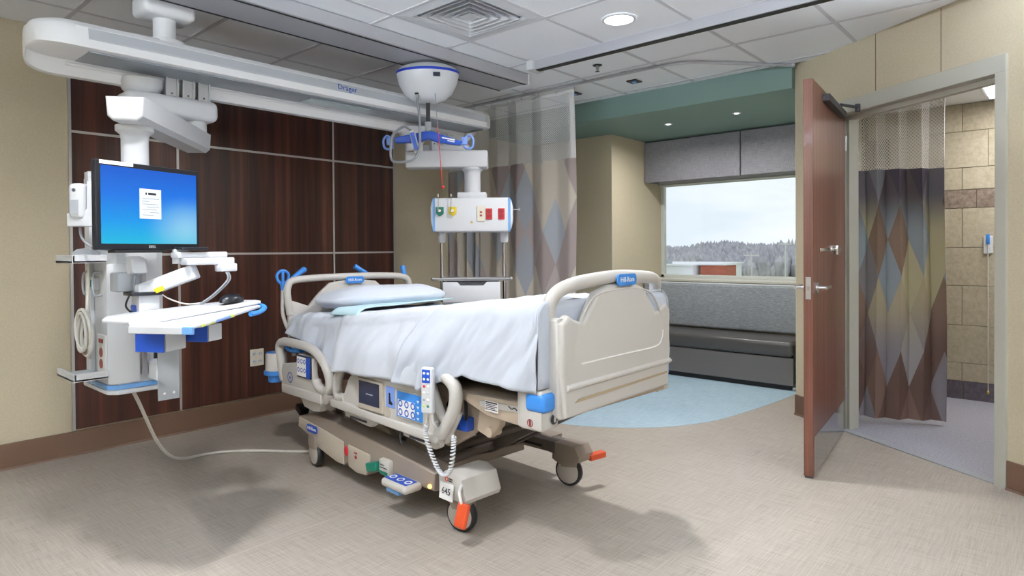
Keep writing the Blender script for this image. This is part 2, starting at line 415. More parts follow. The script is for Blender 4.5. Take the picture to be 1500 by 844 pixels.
B().prism(poly+[(5.0, HW), (5.6, HW), (5.6, 3.56), (6.6, 3.56), (6.6, 1.6), (5.75, 1.6)], .0002, .0015).build('blue_inlay', 'floor_blue', fl, 0, 'pale blue curved floor inlay')
# vinyl weld seam across the tan floor
def seam(name, p, q):
    p, q = Vector(p), Vector(q); d = (q-p).normalized(); n = Vector((-d.y, d.x, 0))*.003
    B().prism([tuple((p+n)[:2]), tuple((q+n)[:2]), tuple((q-n)[:2]), tuple((p-n)[:2])], .0002, .0010).build(name, 'weld_seam', fl, 0)
seam('floor_seam', (XL, 2.6, 0), (3.9, 2.6, 0))

struct(B().box(XL-.1, 5.61, HW, HW+.12, 0, 2.75).build('wall_head', 'wall_beige', smooth=0), 'beige vinyl headwall behind the bed')
struct(B().box(XL-.12, XL, YB-.1, HW+.12, 0, 2.75).build('wall_left', 'wall_beige', smooth=0))
struct(B().box(XL-.1, 3.7, YB-.12, YB, 0, 2.75).build('wall_back', 'wall_beige', smooth=0))
struct(B().box(5.61, 6.75, 3.57, HW+.12, 0, 2.75).build('wall_corner', 'wall_beige', smooth=0), 'cream wall return beside the window')
struct(B().box(4.99, 6.75, 1.43, 1.57, 0, 2.75).build('wall_alcove', 'wall_cream', smooth=0))
# window wall with opening
ww = B(); X0, X1 = 6.60, 6.75
ww.box(X0, X1, 1.57, 3.57, 0, .915).box(X0, X1, 1.57, 3.57, 1.99, 2.75).box(X0, X1, 1.57, 1.62, .915, 1.99)
struct(ww.build('wall_window', 'wall_cream', smooth=0), 'cream wall around the window')
# door wall (diagonal) with opening
dw = B(DM); dw.box(-.0, .43, 0, .13, 0, 2.75).box(1.54, 3.0, 0, .13, 0, 2.75).box(.43, 1.54, 0, .13, 2.17, 2.75)
dwo = struct(dw.build('wall_door', 'wall_beige', smooth=0), 'beige vinyl wall around the bathroom doorway')
for s in (.735, 1.19):
    B(DM).box(s-.002, s+.002, -.0012, .001, 2.24, 2.6).build('panel_joint', 'base_brown', dwo, 0)
# trim around doorway
tr = B(DM)
tr.box(.385, .44, -.018, .15, 0, 2.141, .001).box(1.51, 1.567, -.018, .15, 0, 2.141, .001).box(.385, 1.567, -.018, .15, 2.14, 2.235, .004)
tro = struct(tr.build('trim_1', 'frame_grey', smooth=0), 'painted grey steel door frame')
st = B(DM); st.box(.435, .465, .05, .09, 0, 2.14).box(1.495, 1.512, .05, .09, 0, 2.14).box(.435, 1.512, .05, .09, 2.11, 2.142)
st.build('door_stop', 'frame_grey', tro, 0)
B(DM).box(1.507, 1.5115, .02, .04, .98, 1.07).build('strike_plate', 'steel', tro, 0)
B(DM).box(.44, 1.512, .0, .06, .001, .006).build('threshold', 'mid_grey', tro, 0)
# baseboards
def baseboard(name, M, x0, x1):
    b = B(M).box(x0, x1, -.012, 0, 0, .15, .003)
    o = struct(b.build(name, 'base_brown', smooth=0), 'brown rubber wall base')
    B(M).box(x0, x1, -.02, -.011, 0, .012).build('toe_lip', 'base_lip', o, 0); return o
baseboard('baseboard_head', T(0, HW, 0), XL, 5.6)
baseboard('baseboard_door', DM, .0, .385)
baseboard('baseboard_door_right', DM, 1.567, 3.0)
baseboard('baseboard_left', T(XL, 0, 0) @ RZ(PI/2), YB, HW)
baseboard('baseboard_corner', T(5.61, 0, 0) @ RZ(-PI/2), -HW+.02, -3.57)
# headwall wood panelling
tp = thing('trim_2', 'dark wood panelling with slim metal strips on the headwall', 'panelling', (2.4, HW, .155), kind='structure'); del tp['category']
xs = [1.163, 1.788, 3.012, 3.637]; zs = [.158, 1.234, 1.994, 2.60]
for i in range(3):
    for j in range(3):
        a, b, c, d = xs[i]+.004, xs[i+1]-.004, zs[j]+.004, zs[j+1]-.004
        o = B(T((a+b)/2, HW, c)).box(-(b-a)/2, (b-a)/2, -.02, 0, 0, d-c, .001, 1).build('wood_panel', 'wood_dark', tp, 0)
for z in zs[1:3]: B().box(xs[0], xs[3], HW-.024, HW, z-.0075, z+.0075).build('metal_strip', 'strip_metal', tp, 0)
for x in xs: B().box(x-.0075, x+.0075, HW-.0235, HW, zs[0], 2.6).build('metal_strip', 'strip_metal', tp, 0)

# bathroom shell
bf = B().prism([(P0.x+.02, 1.43), tuple((DM @ Vector((.44, .03, 0)))[:2]), tuple((DM @ Vector((1.51, .03, 0)))[:2]), tuple((DM @ Vector((3.0, .1, 0)))[:2]), (6.4, -1.2), (6.4, 1.43)], .0003, .004)
struct(bf.build('floor_bathroom', 'floor_lavender', smooth=0), 'lavender grey bathroom floor')
XB = 6.33
wb = struct(B().box(XB+.008, XB+.12, -1.6, 1.45, 0, 2.6).build('wall_bathroom', 'grout', smooth=0), 'stone tiled bathroom wall')
struct(B().box(3.3, 6.45, -1.72, -1.6, 0, 2.6).build('wall_bathroom_side', 'tile_stone', smooth=0))
rows = [(.0, .15, 'b', 0), (.153, .298, 's', .696), (.301, .604, 's', .525), (.607, .926, 's', .696), (.930, 1.237, 's', .525), (1.241, 1.556, 's', .696), (1.56, 1.706, 'a', .60), (1.71, 1.884, 's', .696), (1.888, 2.178, 's', .525), (2.182, 2.40, 's', .696)]
for z0, z1, k, ph in rows:
    w = .342 if k != 'a' else .3
    y = ph-w*math.ceil((ph+1.5)/w)
    src = None
    while y < 1.44:
        if y+w < 1.46:
            if src is None:
                src = B().box(0, .012, 0, w-.003, z0, z1, .002, 1).build('wall_tile', {'s': 'tile_stone', 'a': 'tile_accent', 'b': 'tile_base'}[k], wb, 0); src.location = (XB-.002, y, 0)
            else: copy_of(src, (XB-.002, y, 0), wb)
        y += w
cb = struct(B().box(4.95, 6.45, -1.6, 1.43, 2.405, 2.6).build('ceiling_bathroom', 'ceiling_tile', smooth=0), 'white bathroom ceiling')
# ceiling
ce = struct(B().box(XL-.1, 5.0, YB-.1, HW+.1, 2.62, 2.75).build('ceiling', 'ceiling_grid', smooth=0), 'suspended ceiling of white square tiles')
so = struct(B().box(4.918, 6.75, 1.57, HW+.05, 2.422, 2.75, .002, 1).build('ceiling_soffit', 'paint_green', smooth=0), 'sage green soffit over the window seat')
gx = [2.335+.62*k for k in range(-7, 5)]; gy = [1.712+.62*k for k in range(-7, 5)]
for x in gx:
    if x > XL: B().box(x-.012, x+.012, YB, HW, CE, 2.63).build('grid_bar', 'ceiling_grid', ce, 0)
for y in gy:
    if y > YB: B().box(XL, 4.918, y-.0118, y+.0118, CE+.0004, 2.63).build('grid_bar', 'ceiling_grid', ce, 0)
tile = None
VENT = (2.335, 2.332)
for x in gx:
    for y in gy:
        if x+.62 < XL or y+.62 < YB: continue
        if abs(x-VENT[0]) < .1 and abs(y-VENT[1]) < .1: continue
        if x > 4.7: continue
        if tile is None: tile = B().box(.012, .608, .012, .608, 2.604, 2.625).build('ceiling_tile', 'ceiling_tile', ce, 0); tile.location = (x, y, 0)
        else: copy_of(tile, (x, y, 0), ce)
t2 = None
for y in gy:
    if y+.62 < YB: continue
    if t2 is None: t2 = B().box(.012, 4.918-4.815, .012, .608, 2.604, 2.625).build('ceiling_tile', 'ceiling_tile', ce, 0); t2.location = (4.815, y, 0)
    else: copy_of(t2, (4.815, y, 0), ce)

# window
wi = thing('window_1', 'large fixed window with a pale frame above the bench', 'window', (6.66, 2.6, .93), kind='structure'); del wi['category']
fr = B(); fr.box(6.64, 6.70, 1.62, 3.57, .915, .955, .004).box(6.64, 6.70, 1.62, 3.57, 1.95, 1.99, .004).box(6.64, 6.70, 3.53, 3.57, .915, 1.99, .004).box(6.64, 6.70, 1.62, 1.66, .915, 1.99, .004)
fr.build('window_frame', 'window_frame', wi, 0)
B().box(6.667, 6.673, 1.655, 3.535, .95, 1.955).build('pane', 'glass', wi, 0)
B().box(6.28, 6.66, 1.58, 3.57, .895, .925, .006).build('window_sill', 'frame_grey', wi, 0)
rs = B(); rs.box(6.56, 6.57, 1.63, 3.55, 1.965, 2.2); rs.build('roller_shade', 'pale_grey', wi, 0)
rb = B(); rb.cyl((6.565, 1.63, 1.96), (6.565, 3.55, 1.96), .012); rb.build('shade_hem_bar', 'window_frame', wi)
va = thing('window_valance', 'grey woven fabric box valance hung above the window', 'valance', (6.28, 2.6, 1.965))
B().box(6.262, 6.278, 2.500, 3.56, 1.968, 2.405, .005).build('valance_panel', 'valance_weave', va, 0)
B().box(6.262, 6.278, 1.60, 2.488, 1.968, 2.405, .005).build('valance_panel', 'valance_weave', va, 0)
B().box(6.28, 6.30, 1.6, 3.56, 1.972, 2.415).build('backing_board', 'dark_grey', va, 0)
B().box(6.30, 6.59, 3.545, 3.56, 1.975, 2.4, .003).build('side_return', 'valance_weave', va, 0)
B().box(6.30, 6.59, 1.6, 1.615, 1.975, 2.4, .003).build('side_return', 'valance_weave', va, 0)

# ================================================================== CEILING THINGS
def downlight(x, y, label, z=CE, r=.083, watt=DOWN_W, spot=None, group='recessed ceiling downlights'):
    t = thing('ceiling_downlight', label, 'downlight', (x, y, z), 0, group)
    M = T(x, y, z)
    B(M).lathe([(r, -.001), (r+.002, -.006), (r+.016, -.004), (r+.018, 0.003)], 32).build('trim_ring', 'white_plastic', t)
    B(M).lathe([(0, -.0015), (r, -.0015)], 32).build('lens', 'lamp_lens' if watt else 'lens_off', t)
    if watt:
        ld = bpy.data.lights.new('downlight_lamp', 'AREA'); ld.shape = 'DISK'; ld.size = r*1.9; ld.energy = watt; ld.color = (1, .985, .97); ld.spread = math.radians(spot or 150)
        lo = bpy.data.objects.new('downlight_lamp', ld); COL.objects.link(lo); lo.parent = t; lo.location = (0, 0, -.008)
    return t
downlight(3.265, 2.022, 'lit round recessed downlight in the white ceiling in front of the lift track')
downlight(.775, 2.022, 'round recessed downlight above the left side of the room', group='recessed ceiling downlights')
downlight(3.265, 3.20-.0, 'lit downlight half hidden behind the wide ceiling track') if False else None
def troffer(x, y, label):  # unseen ceiling fixture added to lift the room's fill light
    t = thing('fill_troffer', label, 'ceiling light', (x, y, CE), 0, 'added fill troffers')
    B().box(x-.3, x+.3, y-.3, y+.3, CE-.004, CE+.001, .001).build('frame', 'white_plastic', t, 0)
    B().box(x-.27, x+.27, y-.27, y+.27, CE-.006, CE-.003).build('diffuser', 'lamp_lens', t, 0)
    ld = bpy.data.lights.new('fill_troffer_lamp', 'AREA'); ld.shape = 'SQUARE'; ld.size = .54; ld.energy = FILL_TROFFER_W; ld.color = (.97, .98, 1)
    lo = bpy.data.objects.new('fill_troffer_lamp', ld); COL.objects.link(lo); lo.parent = t; lo.location = (0, 0, -.012)
for x, y, l in ((.785, -.46, 'added square fill troffer behind the camera'), (2.645, -.46, 'added square fill troffer near the entry')): troffer(x, y, l)

def add_fill_uplight(x, y, rz, L_, label, k=1):  # indirect fixture added out of view to brighten ceiling and walls
    t = thing('fill_uplight', label, 'wall light', (x, y, 2.05), rz, 'added indirect fill lights'); M = W[t]
    B(M).box(-L_/2, L_/2, -.14, 0, 0, .07, .01).build('housing', 'white_plastic', t)
    B(M).box(-L_/2+.02, L_/2-.02, -.125, -.02, .068, .072).build('diffuser', 'lamp_lens', t, 0)
    ld = bpy.data.lights.new('fill_uplight_lamp', 'AREA'); ld.shape = 'RECTANGLE'; ld.size = L_-.04; ld.size_y = .1; ld.energy = FILL_UPLIGHT_W*k; ld.color = (.82, .91, 1)
    lo = bpy.data.objects.new('fill_uplight_lamp', ld); COL.objects.link(lo); lo.parent = t; lo.location = (0, -.07, .085); lo.rotation_euler = (PI+.55, 0, 0); ld.spread = math.radians(125)
add_fill_uplight(XL, 1.2, PI/2, 2.8, 'added linear indirect fill light on the left wall', 1.6)
add_fill_uplight(*tuple((DM @ Vector((2.35, 0, 0)))[:2]), DA, 1.0, 'added short indirect fill light beside the bathroom doorway', .2)
add_fill_uplight(.2, YB, PI, 2.4, 'added linear indirect fill light on the rear wall', .5)

# supply air diffuser
v = thing('air_diffuser', 'square louvred supply air diffuser in the ceiling', 'vent', (2.645, 2.642, CE))
vx, vy = 2.645, 2.642
def sqring(b, r0, r1, z0, z1):
    """square cone ring between half-size r0 at z0 and r1 at z1"""
    c = [(-1, -1), (1, -1), (1, 1), (-1, 1)]
    A = [b.bm.verts.new((vx+a*r0, vy+d*r0, z0)) for a, d in c]; C = [b.bm.verts.new((vx+a*r1, vy+d*r1, z1)) for a, d in c]
    for i in range(4): b.bm.faces.new((A[i], A[(i+1) % 4], C[(i+1) % 4], C[i]))
    return b
B().box(vx-.296, vx+.296, vy-.296, vy+.296, 2.63, 2.66).build('plenum', 'black', v, 0)
sqring(sqring(B(), .30, .235, CE+.001, CE-.006), .235, .225, CE-.006, CE+.01).build('face_frame', 'white_plastic', v, 0)
for k, r in enumerate((.212, .168, .124, .08)):
    sqring(sqring(sqring(B(), r, r-.006, CE-.006, CE-.006), r-.006, r-.020, CE-.006, CE+.020), r-.020, r-.016, CE+.020, CE+.021).build('louvre', 'white_plastic', v, 0)
B().box(vx-.045, vx+.045, vy-.045, vy+.045, CE-.002, CE+.006, .002).build('centre_plate', 'white_plastic', v, 0)

# lift track system
t = thing('lift_track', 'wide grey ceiling lift track running parallel to the headwall', 'ceiling track', (1.0, 3.315, 2.52))
B().box(-1.75, 3.80, 3.165, 3.47, 2.522, 2.6, .004).build('track_profile', 'rail_alu', t, 0)
for y in (3.192, 3.462): B().box(-1.75, 3.80, y-.006, y+.006, 2.519, 2.524).build('track_slot', 'black', t, 0)
B().box(3.80, 3.812, 3.16, 3.475, 2.515, 2.602, .003).build('end_cap', 'pale_grey', t, 0)
t = thing('lift_cross_track', 'narrow grey ceiling track crossing toward the doorway wall', 'ceiling track', (3.59, 1.0, 2.53))
B().box(3.56, 3.625, -.40, 2.90, 2.535, 2.599, .003).build('track_profile', 'rail_alu', t, 0)
B().box(3.57, 3.615, -.40, 2.90, 2.530, 2.536).build('track_slot', 'black', t, 0)
B().box(3.53, 3.66, 2.90, 2.96, 2.53, 2.6, .006).build('end_cap', 'pale_grey', t, 0)

# cubicle curtain track
t = thing('curtain_track', 'slim curved curtain track on the ceiling', 'curtain track', (4.26, 2.5, 2.58))
B().tube(spline([(4.93, 1.56, 2.588), (4.70, 1.755, 2.588), (4.47, 1.952, 2.588), (4.33, 2.09, 2.588), (4.275, 2.22, 2.588), (4.262, 2.44, 2.588), (4.262, 3.0, 2.588), (4.262, 4.62, 2.588)], 6), .011, 8).build('rail', 'rail_alu', t)
for p in ((4.92, 1.57), (4.262, 2.6), (4.262, 3.9)): B().box(p[0]-.012, p[0]+.012, p[1]-.02, p[1]+.02, 2.586, 2.603).build('track_clip', 'rail_alu', t, 0)

def sensor(name, label, cat, x, y, kind):
    t = thing(name, label, cat, (x, y, CE)); M = T(x, y, CE)
    if kind == 'sprinkler':
        B(M).lathe([(.0, -.002), (.032, -.002), (.036, .002)], 20).build('escutcheon', 'dark_grey', t)
        b = B(M); b.cyl((0, 0, -.03), (0, 0, .0), .008); b.tube([(-.014, 0, -.005), (-.016, 0, -.025), (0, 0, -.04), (.016, 0, -.025), (.014, 0, -.005)], .0035, 6); b.build('frame_arms', 'steel', t)
        B(M).lathe([(0, -.047), (.016, -.045), (.016, -.043), (0, -.042)], 16).build('deflector', 'dark_grey', t)
    else:
        B(M).box(-.05, .05, -.045, .045, -.008, .002, .003).build('plate', 'dark_grey', t, 0)
        B(M).lathe([(0, -.02), (.014, -.017), (.02, -.008)], 16).build('sensor_lens', 'blue_trim', t)
sensor('fire_sprinkler', 'small fire sprinkler head under the ceiling beside the cross track', 'sprinkler', 3.973, 2.646, 'sprinkler')
sensor('ceiling_sensor', 'dark square ceiling sensor plate between sprinkler and green soffit', 'sensor', 4.547, 2.675, 'sensor')
sensor('ceiling_sensor', 'dark ceiling sensor plate beside the top of the netting curtain', 'sensor', 4.55, 3.266, 'sensor')
for x, y, l in ((5.52, 2.884, 'small recessed spot in the green soffit nearer the curtain'), (5.486, 2.216, 'small recessed spot in the green soffit nearer the door')):
    downlight(x, y, l, 2.422, .022, ALCOVE_W, 165, 'soffit spots')

# service boom beam
bo = thing('service_boom', 'long white ceiling mounted service boom above the bed head', 'boom', (2.2, 3.65, 2.12))
sec = [(3.45, 2.205), (3.445, 2.24), (3.455, 2.30), (3.48, 2.325), (3.55, 2.34), (3.76, 2.34), (3.82, 2.31), (3.84, 2.24), (3.82, 2.16), (3.785, 2.125), (3.735, 2.125), (3.715, 2.16), (3.705, 2.195), (3.50, 2.195)]
XA, XZ = .90, 3.66
B().prism(sec, XA, XZ, 'x').build('beam_profile', 'boom_white', bo, 30)
B().prism([(3.4435, 2.243), (3.4435, 2.252), (3.4545, 2.297), (3.462, 2.297), (3.462, 2.243)], XA+.05, XZ-.03, 'x').build('front_channel', 'boom_channel', bo, 0)
B().box(XA+.06, XZ-.04, 3.48, 3.70, 2.192, 2.197).build('underside_panel', 'boom_grey', bo, 0)
B().cyl((XA+.02, 3.712, 2.178), (XZ-.02, 3.712, 2.178), .010, n=10).build('underside_rail', 'boom_white', bo)
B().box(2.15, 2.62, 3.53, 3.66, 2.186, 2.193, .002).build('reading_light_lens', 'lens_off', bo, 0)
# rounded end caps
def boomcap(x0, L, sgn):
    def f(u, v):
        a = u*PI/2; k = len(sec); i = v*k; j = int(i) % k; q = i-int(i)
        A, C = sec[j], sec[(j+1) % k]; y, z = A[0]+(C[0]-A[0])*q, A[1]+(C[1]-A[1])*q
        s = max(0, math.cos(a))**.6; cy, cz = 3.645, 2.25
        return (x0+sgn*L*math.sin(a), cy+(y-cy)*s, cz+(z-cz)*(.45+.55*s))
    b = B(); b.surf(f, 10, len(sec)*2); return b
boomcap(XA, .15, -1).build('end_cap', 'boom_white', bo, 50)
boomcap(XZ, .05, 1).build('end_cap', 'boom_white', bo, 50)
B().prism(sec, XZ-.03, XZ+.004, 'x').build('end_trim', 'label_white', bo, 0).scale = (1, 1, 1)
text('Dräger', .05, FR((2.36, 3.447, 2.272), (1, 0, 0), (0, .2, 1)), 'blue_deep', bo)
for x in (1.36, 3.18):
    b = B(T(x, 3.66, 0)); b.box(-.13, .13, -.10, .10, 2.485, 2.6, .03, 3); b.build('ceiling_mount', 'boom_white', bo)
    b = B(T(x, 3.66, 0)); b.cyl((0, 0, 2.36), (0, 0, 2.52), .055, n=24); b.lathe([(.11, 2.338), (.10, 2.37), (.055, 2.385)], 24); b.build('mount_stem', 'boom_white', bo)
    B(T(x, 3.66, 0)).box(-.2, .24, -.09, .09, 2.335, 2.36, .01).build('mount_plate', 'pale_grey', bo)

# lift motor with spreader bar
lm = thing('patient_lift', 'ceiling patient lift motor with blue spreader bar hanging on a strap', 'lift', (2.93, 3.335, 2.04), math.radians(-48.65))
LM = W[lm]           # local x to the right in view, y away
z0 = -.0
def P(z): return z-2.04
b = B(LM); prof = [(0, P(2.258)), (.07, P(2.262)), (.12, P(2.28)), (.165, P(2.32)), (.198, P(2.385)), (.214, P(2.45))]
b.lathe(prof, 40, Matrix.Diagonal((1, .72, 1, 1))); b.build('motor_shell', 'white_plastic', lm, 60)
b = B(LM); b.lathe([(.215, P(2.45)), (.217, P(2.463)), (.213, P(2.468))], 40, Matrix.Diagonal((1, .72, 1, 1))); b.build('blue_band', 'blue_royal', lm, 60)
b = B(LM); b.lathe([(.212, P(2.466)), (.19, P(2.492)), (.13, P(2.515)), (0, P(2.52))], 40, Matrix.Diagonal((1, .72, 1, 1))); b.build('motor_top', 'pale_grey', lm, 60)
B(LM).box(.055, .10, -.152, -.12, P(2.405), P(2.43), .003).build('display', 'screen_dark', lm, 0)
B(LM).box(-.075, -.05, -.105, -.08, P(2.296), P(2.306), .002).build('socket', 'black', lm, 0)
B(LM).box(-.014, .014, -.003, .003, P(2.125), P(2.27)).build('lift_strap', 'black', lm, 0)
b = B(LM); b.box(-.022, .022, -.012, .012, P(2.068), P(2.13), .004); b.cyl((0, -.02, P(2.055)), (0, .02, P(2.055)), .014); b.build('strap_buckle', 'mid_grey', lm)
bar = [(-.235, P(2.02)), (-.22, P(1.985)), (-.07, P(1.985)), (0, P(2.01)), (.07, P(1.985)), (.215, P(1.965)), (.235, P(1.99)), (.08, P(2.045)), (.03, P(2.062)), (-.03, P(2.062)), (-.08, P(2.05))]
bl = B(LM).prism(bar, -.03, .03, 'y', .01).build('spreader_bar', 'blue_deep', lm)
pm = FR(LM @ Vector((.14, -.0312, P(2.002))), LM.to_3x3() @ Vector((1, 0, -.20)), (0, 0, 1))
B(pm).box(-.045, .045, .001, .010, 0, .0006).box(-.005, .045, -.011, -.004, 0, .0006).build('printed_mark', 'label_white', bl, 0)
for sx in (-1, 1):
    b = B(LM); c = .255*sx
    b.tube(spline([(c-.0*sx, 0, P(2.02)), (c+.03*sx, 0, P(2.035)), (c+.052*sx, 0, P(2.005)), (c+.045*sx, 0, P(1.955)), (c+.01*sx, 0, P(1.945)), (c-.015*sx, 0, P(1.965))], 5), .008, 8)
    b.box(c-.03, c+.012, -.014, .014, P(1.972), P(2.022), .004); b.build('sling_hook', 'blue_light', lm)
b = B(LM); b.tube(spline([(-.055, -.09, P(2.29)), (-.06, -.09, P(2.24)), (-.05, -.09, P(2.18)), (-.045, -.09, P(2.05)), (-.05, -.09, P(1.93)), (-.09, -.09, P(1.86)), (-.17, -.08, P(1.845)), (-.24, -.06, P(1.86)), (-.25, -.05, P(1.95)), (-.235, -.05, P(2.03)), (-.16, -.06, P(2.085)), (-.11, -.07, P(2.06))], 7), .0085, 8); b.build('control_cable', 'cable_grey', lm)
hc = B(LM @ FR((-.085, -.07, P(1.985)), (.97, 0, .24), (-.24, 0, .97))); hc.box(-.02, .02, -.075, .075, -.012, .012, .009, 3); hco = hc.build('hand_control', 'pale_grey', lm)
B(LM @ FR((-.085, -.083, P(1.985)), (.97, 0, .24), (-.24, 0, .97))).box(-.013, .013, -.06, .06, -.002, .002, .001).build('keypad', 'blue_deep', hco, 0)
b = B(LM); b.tube([(.06, -.1, P(2.30)), (.075, -.1, P(2.08))], .0022, 6); b.build('pull_cord', 'cable_grey', lm)
b = B(LM); b.tube([(.075, -.1, P(2.08)), (.105, -.1, P(1.69))], .003, 6); b.ball((.107, -.1, P(1.672)), .012); b.build('red_pull_cord', 'red', lm)

# ================================================================== SERVICE COLUMNS
sc1 = thing('service_column', 'white service column on folded ceiling arms carrying a computer monitor', 'service column', (1.03, 3.33, .62))
def connector(parent, x, y, z):
    b = B(); b.box(x-.032, x+.032, y-.012, y+.012, z-.075, z+.075, .003); b.box(x-.032, x-.024, y-.024, y, z-.075, z+.075).box(x+.024, x+.032, y-.024, y, z-.075, z+.075)
    o = b.build('connector_plate', 'pale_grey', parent, 0)
    B().cyl((x, y-.016, z-.015), (x, y-.01, z-.015), .005, n=8).build('bolt', 'dark_grey', o)
for x in (1.40, 1.485, 1.57): connector(sc1, x, 3.69, 2.125)
b = B(); b.lathe([(.105, 2.165), (.105, 2.14), (.09, 2.11), (.065, 2.085), (.065, 2.05)], 28, T(1.27, 3.74, 0)); b.build('pivot_hub', 'white_plastic', sc1)
b = B(); b.box(1.17, 1.64, 3.64, 3.84, 1.98, 2.095, .035, 4); b.build('upper_arm', 'white_plastic', sc1)
b = B(); b.cyl((1.54, 3.74, 1.88), (1.54, 3.74, 1.99), .065); b.build('arm_joint', 'pale_grey', sc1)
AM = FR((1.035, 3.15, 0), (.55, .66, 0), (-.66, .55, 0))
b = B(AM); b.prism([(-.078, 1.925), (.078, 1.925), (.072, 1.84), (.05, 1.82), (-.05, 1.82), (-.072, 1.84)], -.09, .86, 'x', .012, 3); b.build('lower_arm', 'white_plastic', sc1)
b = B(); b.lathe([(.078, 1.823), (.078, 1.80), (.06, 1.785), (.056, 1.765), (.056, 1.40)], 28, T(1.065, 3.225, 0)); b.lathe([(.062, 1.655), (.085, 1.65), (.10, 1.63), (.14, 1.60), (.15, 1.55)], 28, T(1.06, 3.27, 0)); b.build('drop_tube', 'white_plastic', sc1)
# body: main housing
b = B(); b.prism([(.935, 3.20), (.965, 3.165), (1.13, 3.165), (1.165, 3.20), (1.165, 3.50), (.935, 3.50)], .66, 1.60, 'z', .006); b.build('column_housing', 'pale_grey', sc1)
b = B(); b.prism([(.955, 3.158), (1.05, 3.158), (1.05, 3.18), (.93, 3.18)], .67, 1.2, 'z', .004); b.build('corner_post', 'white_plastic', sc1)
b = B(); b.prism([(.928, 3.19), (.96, 3.155), (1.14, 3.155), (1.175, 3.19), (1.175, 3.51), (.928, 3.51)], .645, .665, 'z'); b.build('blue_band', 'blue_trim', sc1, 0)
b = B(); b.prism([(.926, 3.19), (.96, 3.152), (1.15, 3.152), (1.18, 3.19), (1.18, 3.515), (.926, 3.515)], .622, .645, 'z', .008); b.build('base_cap', 'white_plastic', sc1)
b = B(); b.box(.915, .935, 3.36, 3.42, .66, 1.62, .004); b.build('equipment_rail', 'pale_grey', sc1, 0)
b = B(); b.box(1.055, 1.075, 3.135, 3.165, .70, 1.22, .003); b.build('equipment_rail', 'steel', sc1, 0)
# red outlets on the left face
ob = B(); ob.box(.928, .937, 3.205, 3.315, .70, .885, .003); obo = ob.build('outlet_panel', 'label_white', sc1, 0)
for z in (.755, .805):
    b = B(); b.cyl((.929, 3.26, z), (.9255, 3.26, z), .021, n=16); b.build('red_socket', 'red_dark', obo)
b = B(); b.box(.925, .93, 3.235, 3.285, .848, .865); b.build('indicator', 'red_dark', obo, 0)
# small shelves of the left face
for z in (.70, 1.205):
    b = B(); b.box(.80, .93, 3.17, 3.42, z, z+.012, .003).box(.80, .812, 3.17, 3.42, z, z+.035, .003).box(.80, .93, 3.17, 3.178, z, z+.035, .002); b.build('side_shelf', 'pale_grey', sc1, 0)
b = B(); b.lathe([(0, 1.27), (.03, 1.265), (.05, 1.245), (.05, 1.22)], 20, T(.88, 3.3, 0)); b.build('cable_puck', 'white_plastic', sc1)
# switch box with handles
b = B(); b.box(.912, .935, 3.29, 3.35, 1.08, 1.14, .004); so1 = b.build('switch_box', 'pale_grey', sc1, 0)
B().box(.909, .913, 3.305, 3.335, 1.095, 1.128).build('switch_display', 'green', so1, 0)
for y in (3.25, 3.39):
    b = B(); b.tube(spline([(.935, y, 1.06), (.90, y, 1.065), (.90, y, 1.155), (.935, y, 1.16)], 4), .005, 8); b.build('grab_handle', 'mid_grey', sc1)
# perforated mounting plate lower right
b = B(); b.box(1.085, 1.175, 3.045, 3.052, .59, .85, .001, 1); mp_ = b.build('mounting_plate', 'mid_grey', sc1, 0)
for x in (1.11, 1.15):
    for z in (.62, .82):
        b = B(); b.cyl((x, 3.046, z), (x, 3.043, z), .006, n=10); b.build('bolt', 'label_white', mp_)
b = B(); b.box(1.08, 1.14, 3.05, 3.17, .68, .76, .004); b.build('plate_bracket', 'white_plastic', sc1, 0)
b = B(); b.box(1.075, 1.10, 3.055, 3.065, .78, .93); b.build('dark_slot', 'black', sc1, 0)

# monitor
MA = math.radians(18)
mo = thing('computer_monitor', 'wide computer monitor with a bright blue desktop on the service column', 'monitor', (.772+.23*math.cos(MA), 2.75+.23*math.sin(MA), 1.26), MA)
MM = W[mo]
b = B(MM); b.box(-.23, .23, 0, .026, 0, .342, .004); b.build('monitor_case', 'bezel', mo, 0)
b = B(MM); b.quad([(-.212, -.0015, .024), (.212, -.0015, .024), (.212, -.0015, .322), (-.212, -.0015, .322)], [(0, 0), (1, 0), (1, 1), (0, 1)]); b.build('screen', 'desktop', mo, 0)
b = B(MM); b.box(-.055, .04, -.0035, -.002, .125, .245); nt_ = b.build('on_screen_note', 'screen_note', mo, 0)
B(MM).box(-.03, -.024, -.0042, -.0034, .221, .23).box(-.018, .017, -.0042, -.0034, .221, .23).build('heading_print', 'ink', nt_, 0)
for k, (x0, x1) in enumerate(((-.02, .055), (-.02, .01), (-.02, .05), (.0, .055), (-.02, .045), (.015, .055), (-.02, .03))):
    B(MM).box(x0-.025, x1-.025, -.0040, -.0034, .205-k*.011, .2065-k*.011).build('text_line', 'screen_ink', nt_, 0)
text('DELL', .014, MM @ FR((.0, -.001, .012), (1, 0, 0), (0, 0, 1)), 'pale_grey', mo)
B(MM).box(-.215, -.08, -.002, .0, .327, .341).build('asset_label', 'label_white', mo, 0)
b = B(MM); b.box(-.05, .05, .026, .09, .12, .22, .006).cyl((0, .09, .17), (.05, .38, .17), .025); b.build('monitor_mount', 'dark_grey', mo)
B(MM).box(-.16, .06, -.005, .04, -.012, 0, .002).build('speaker_bar', 'black', mo, 0)

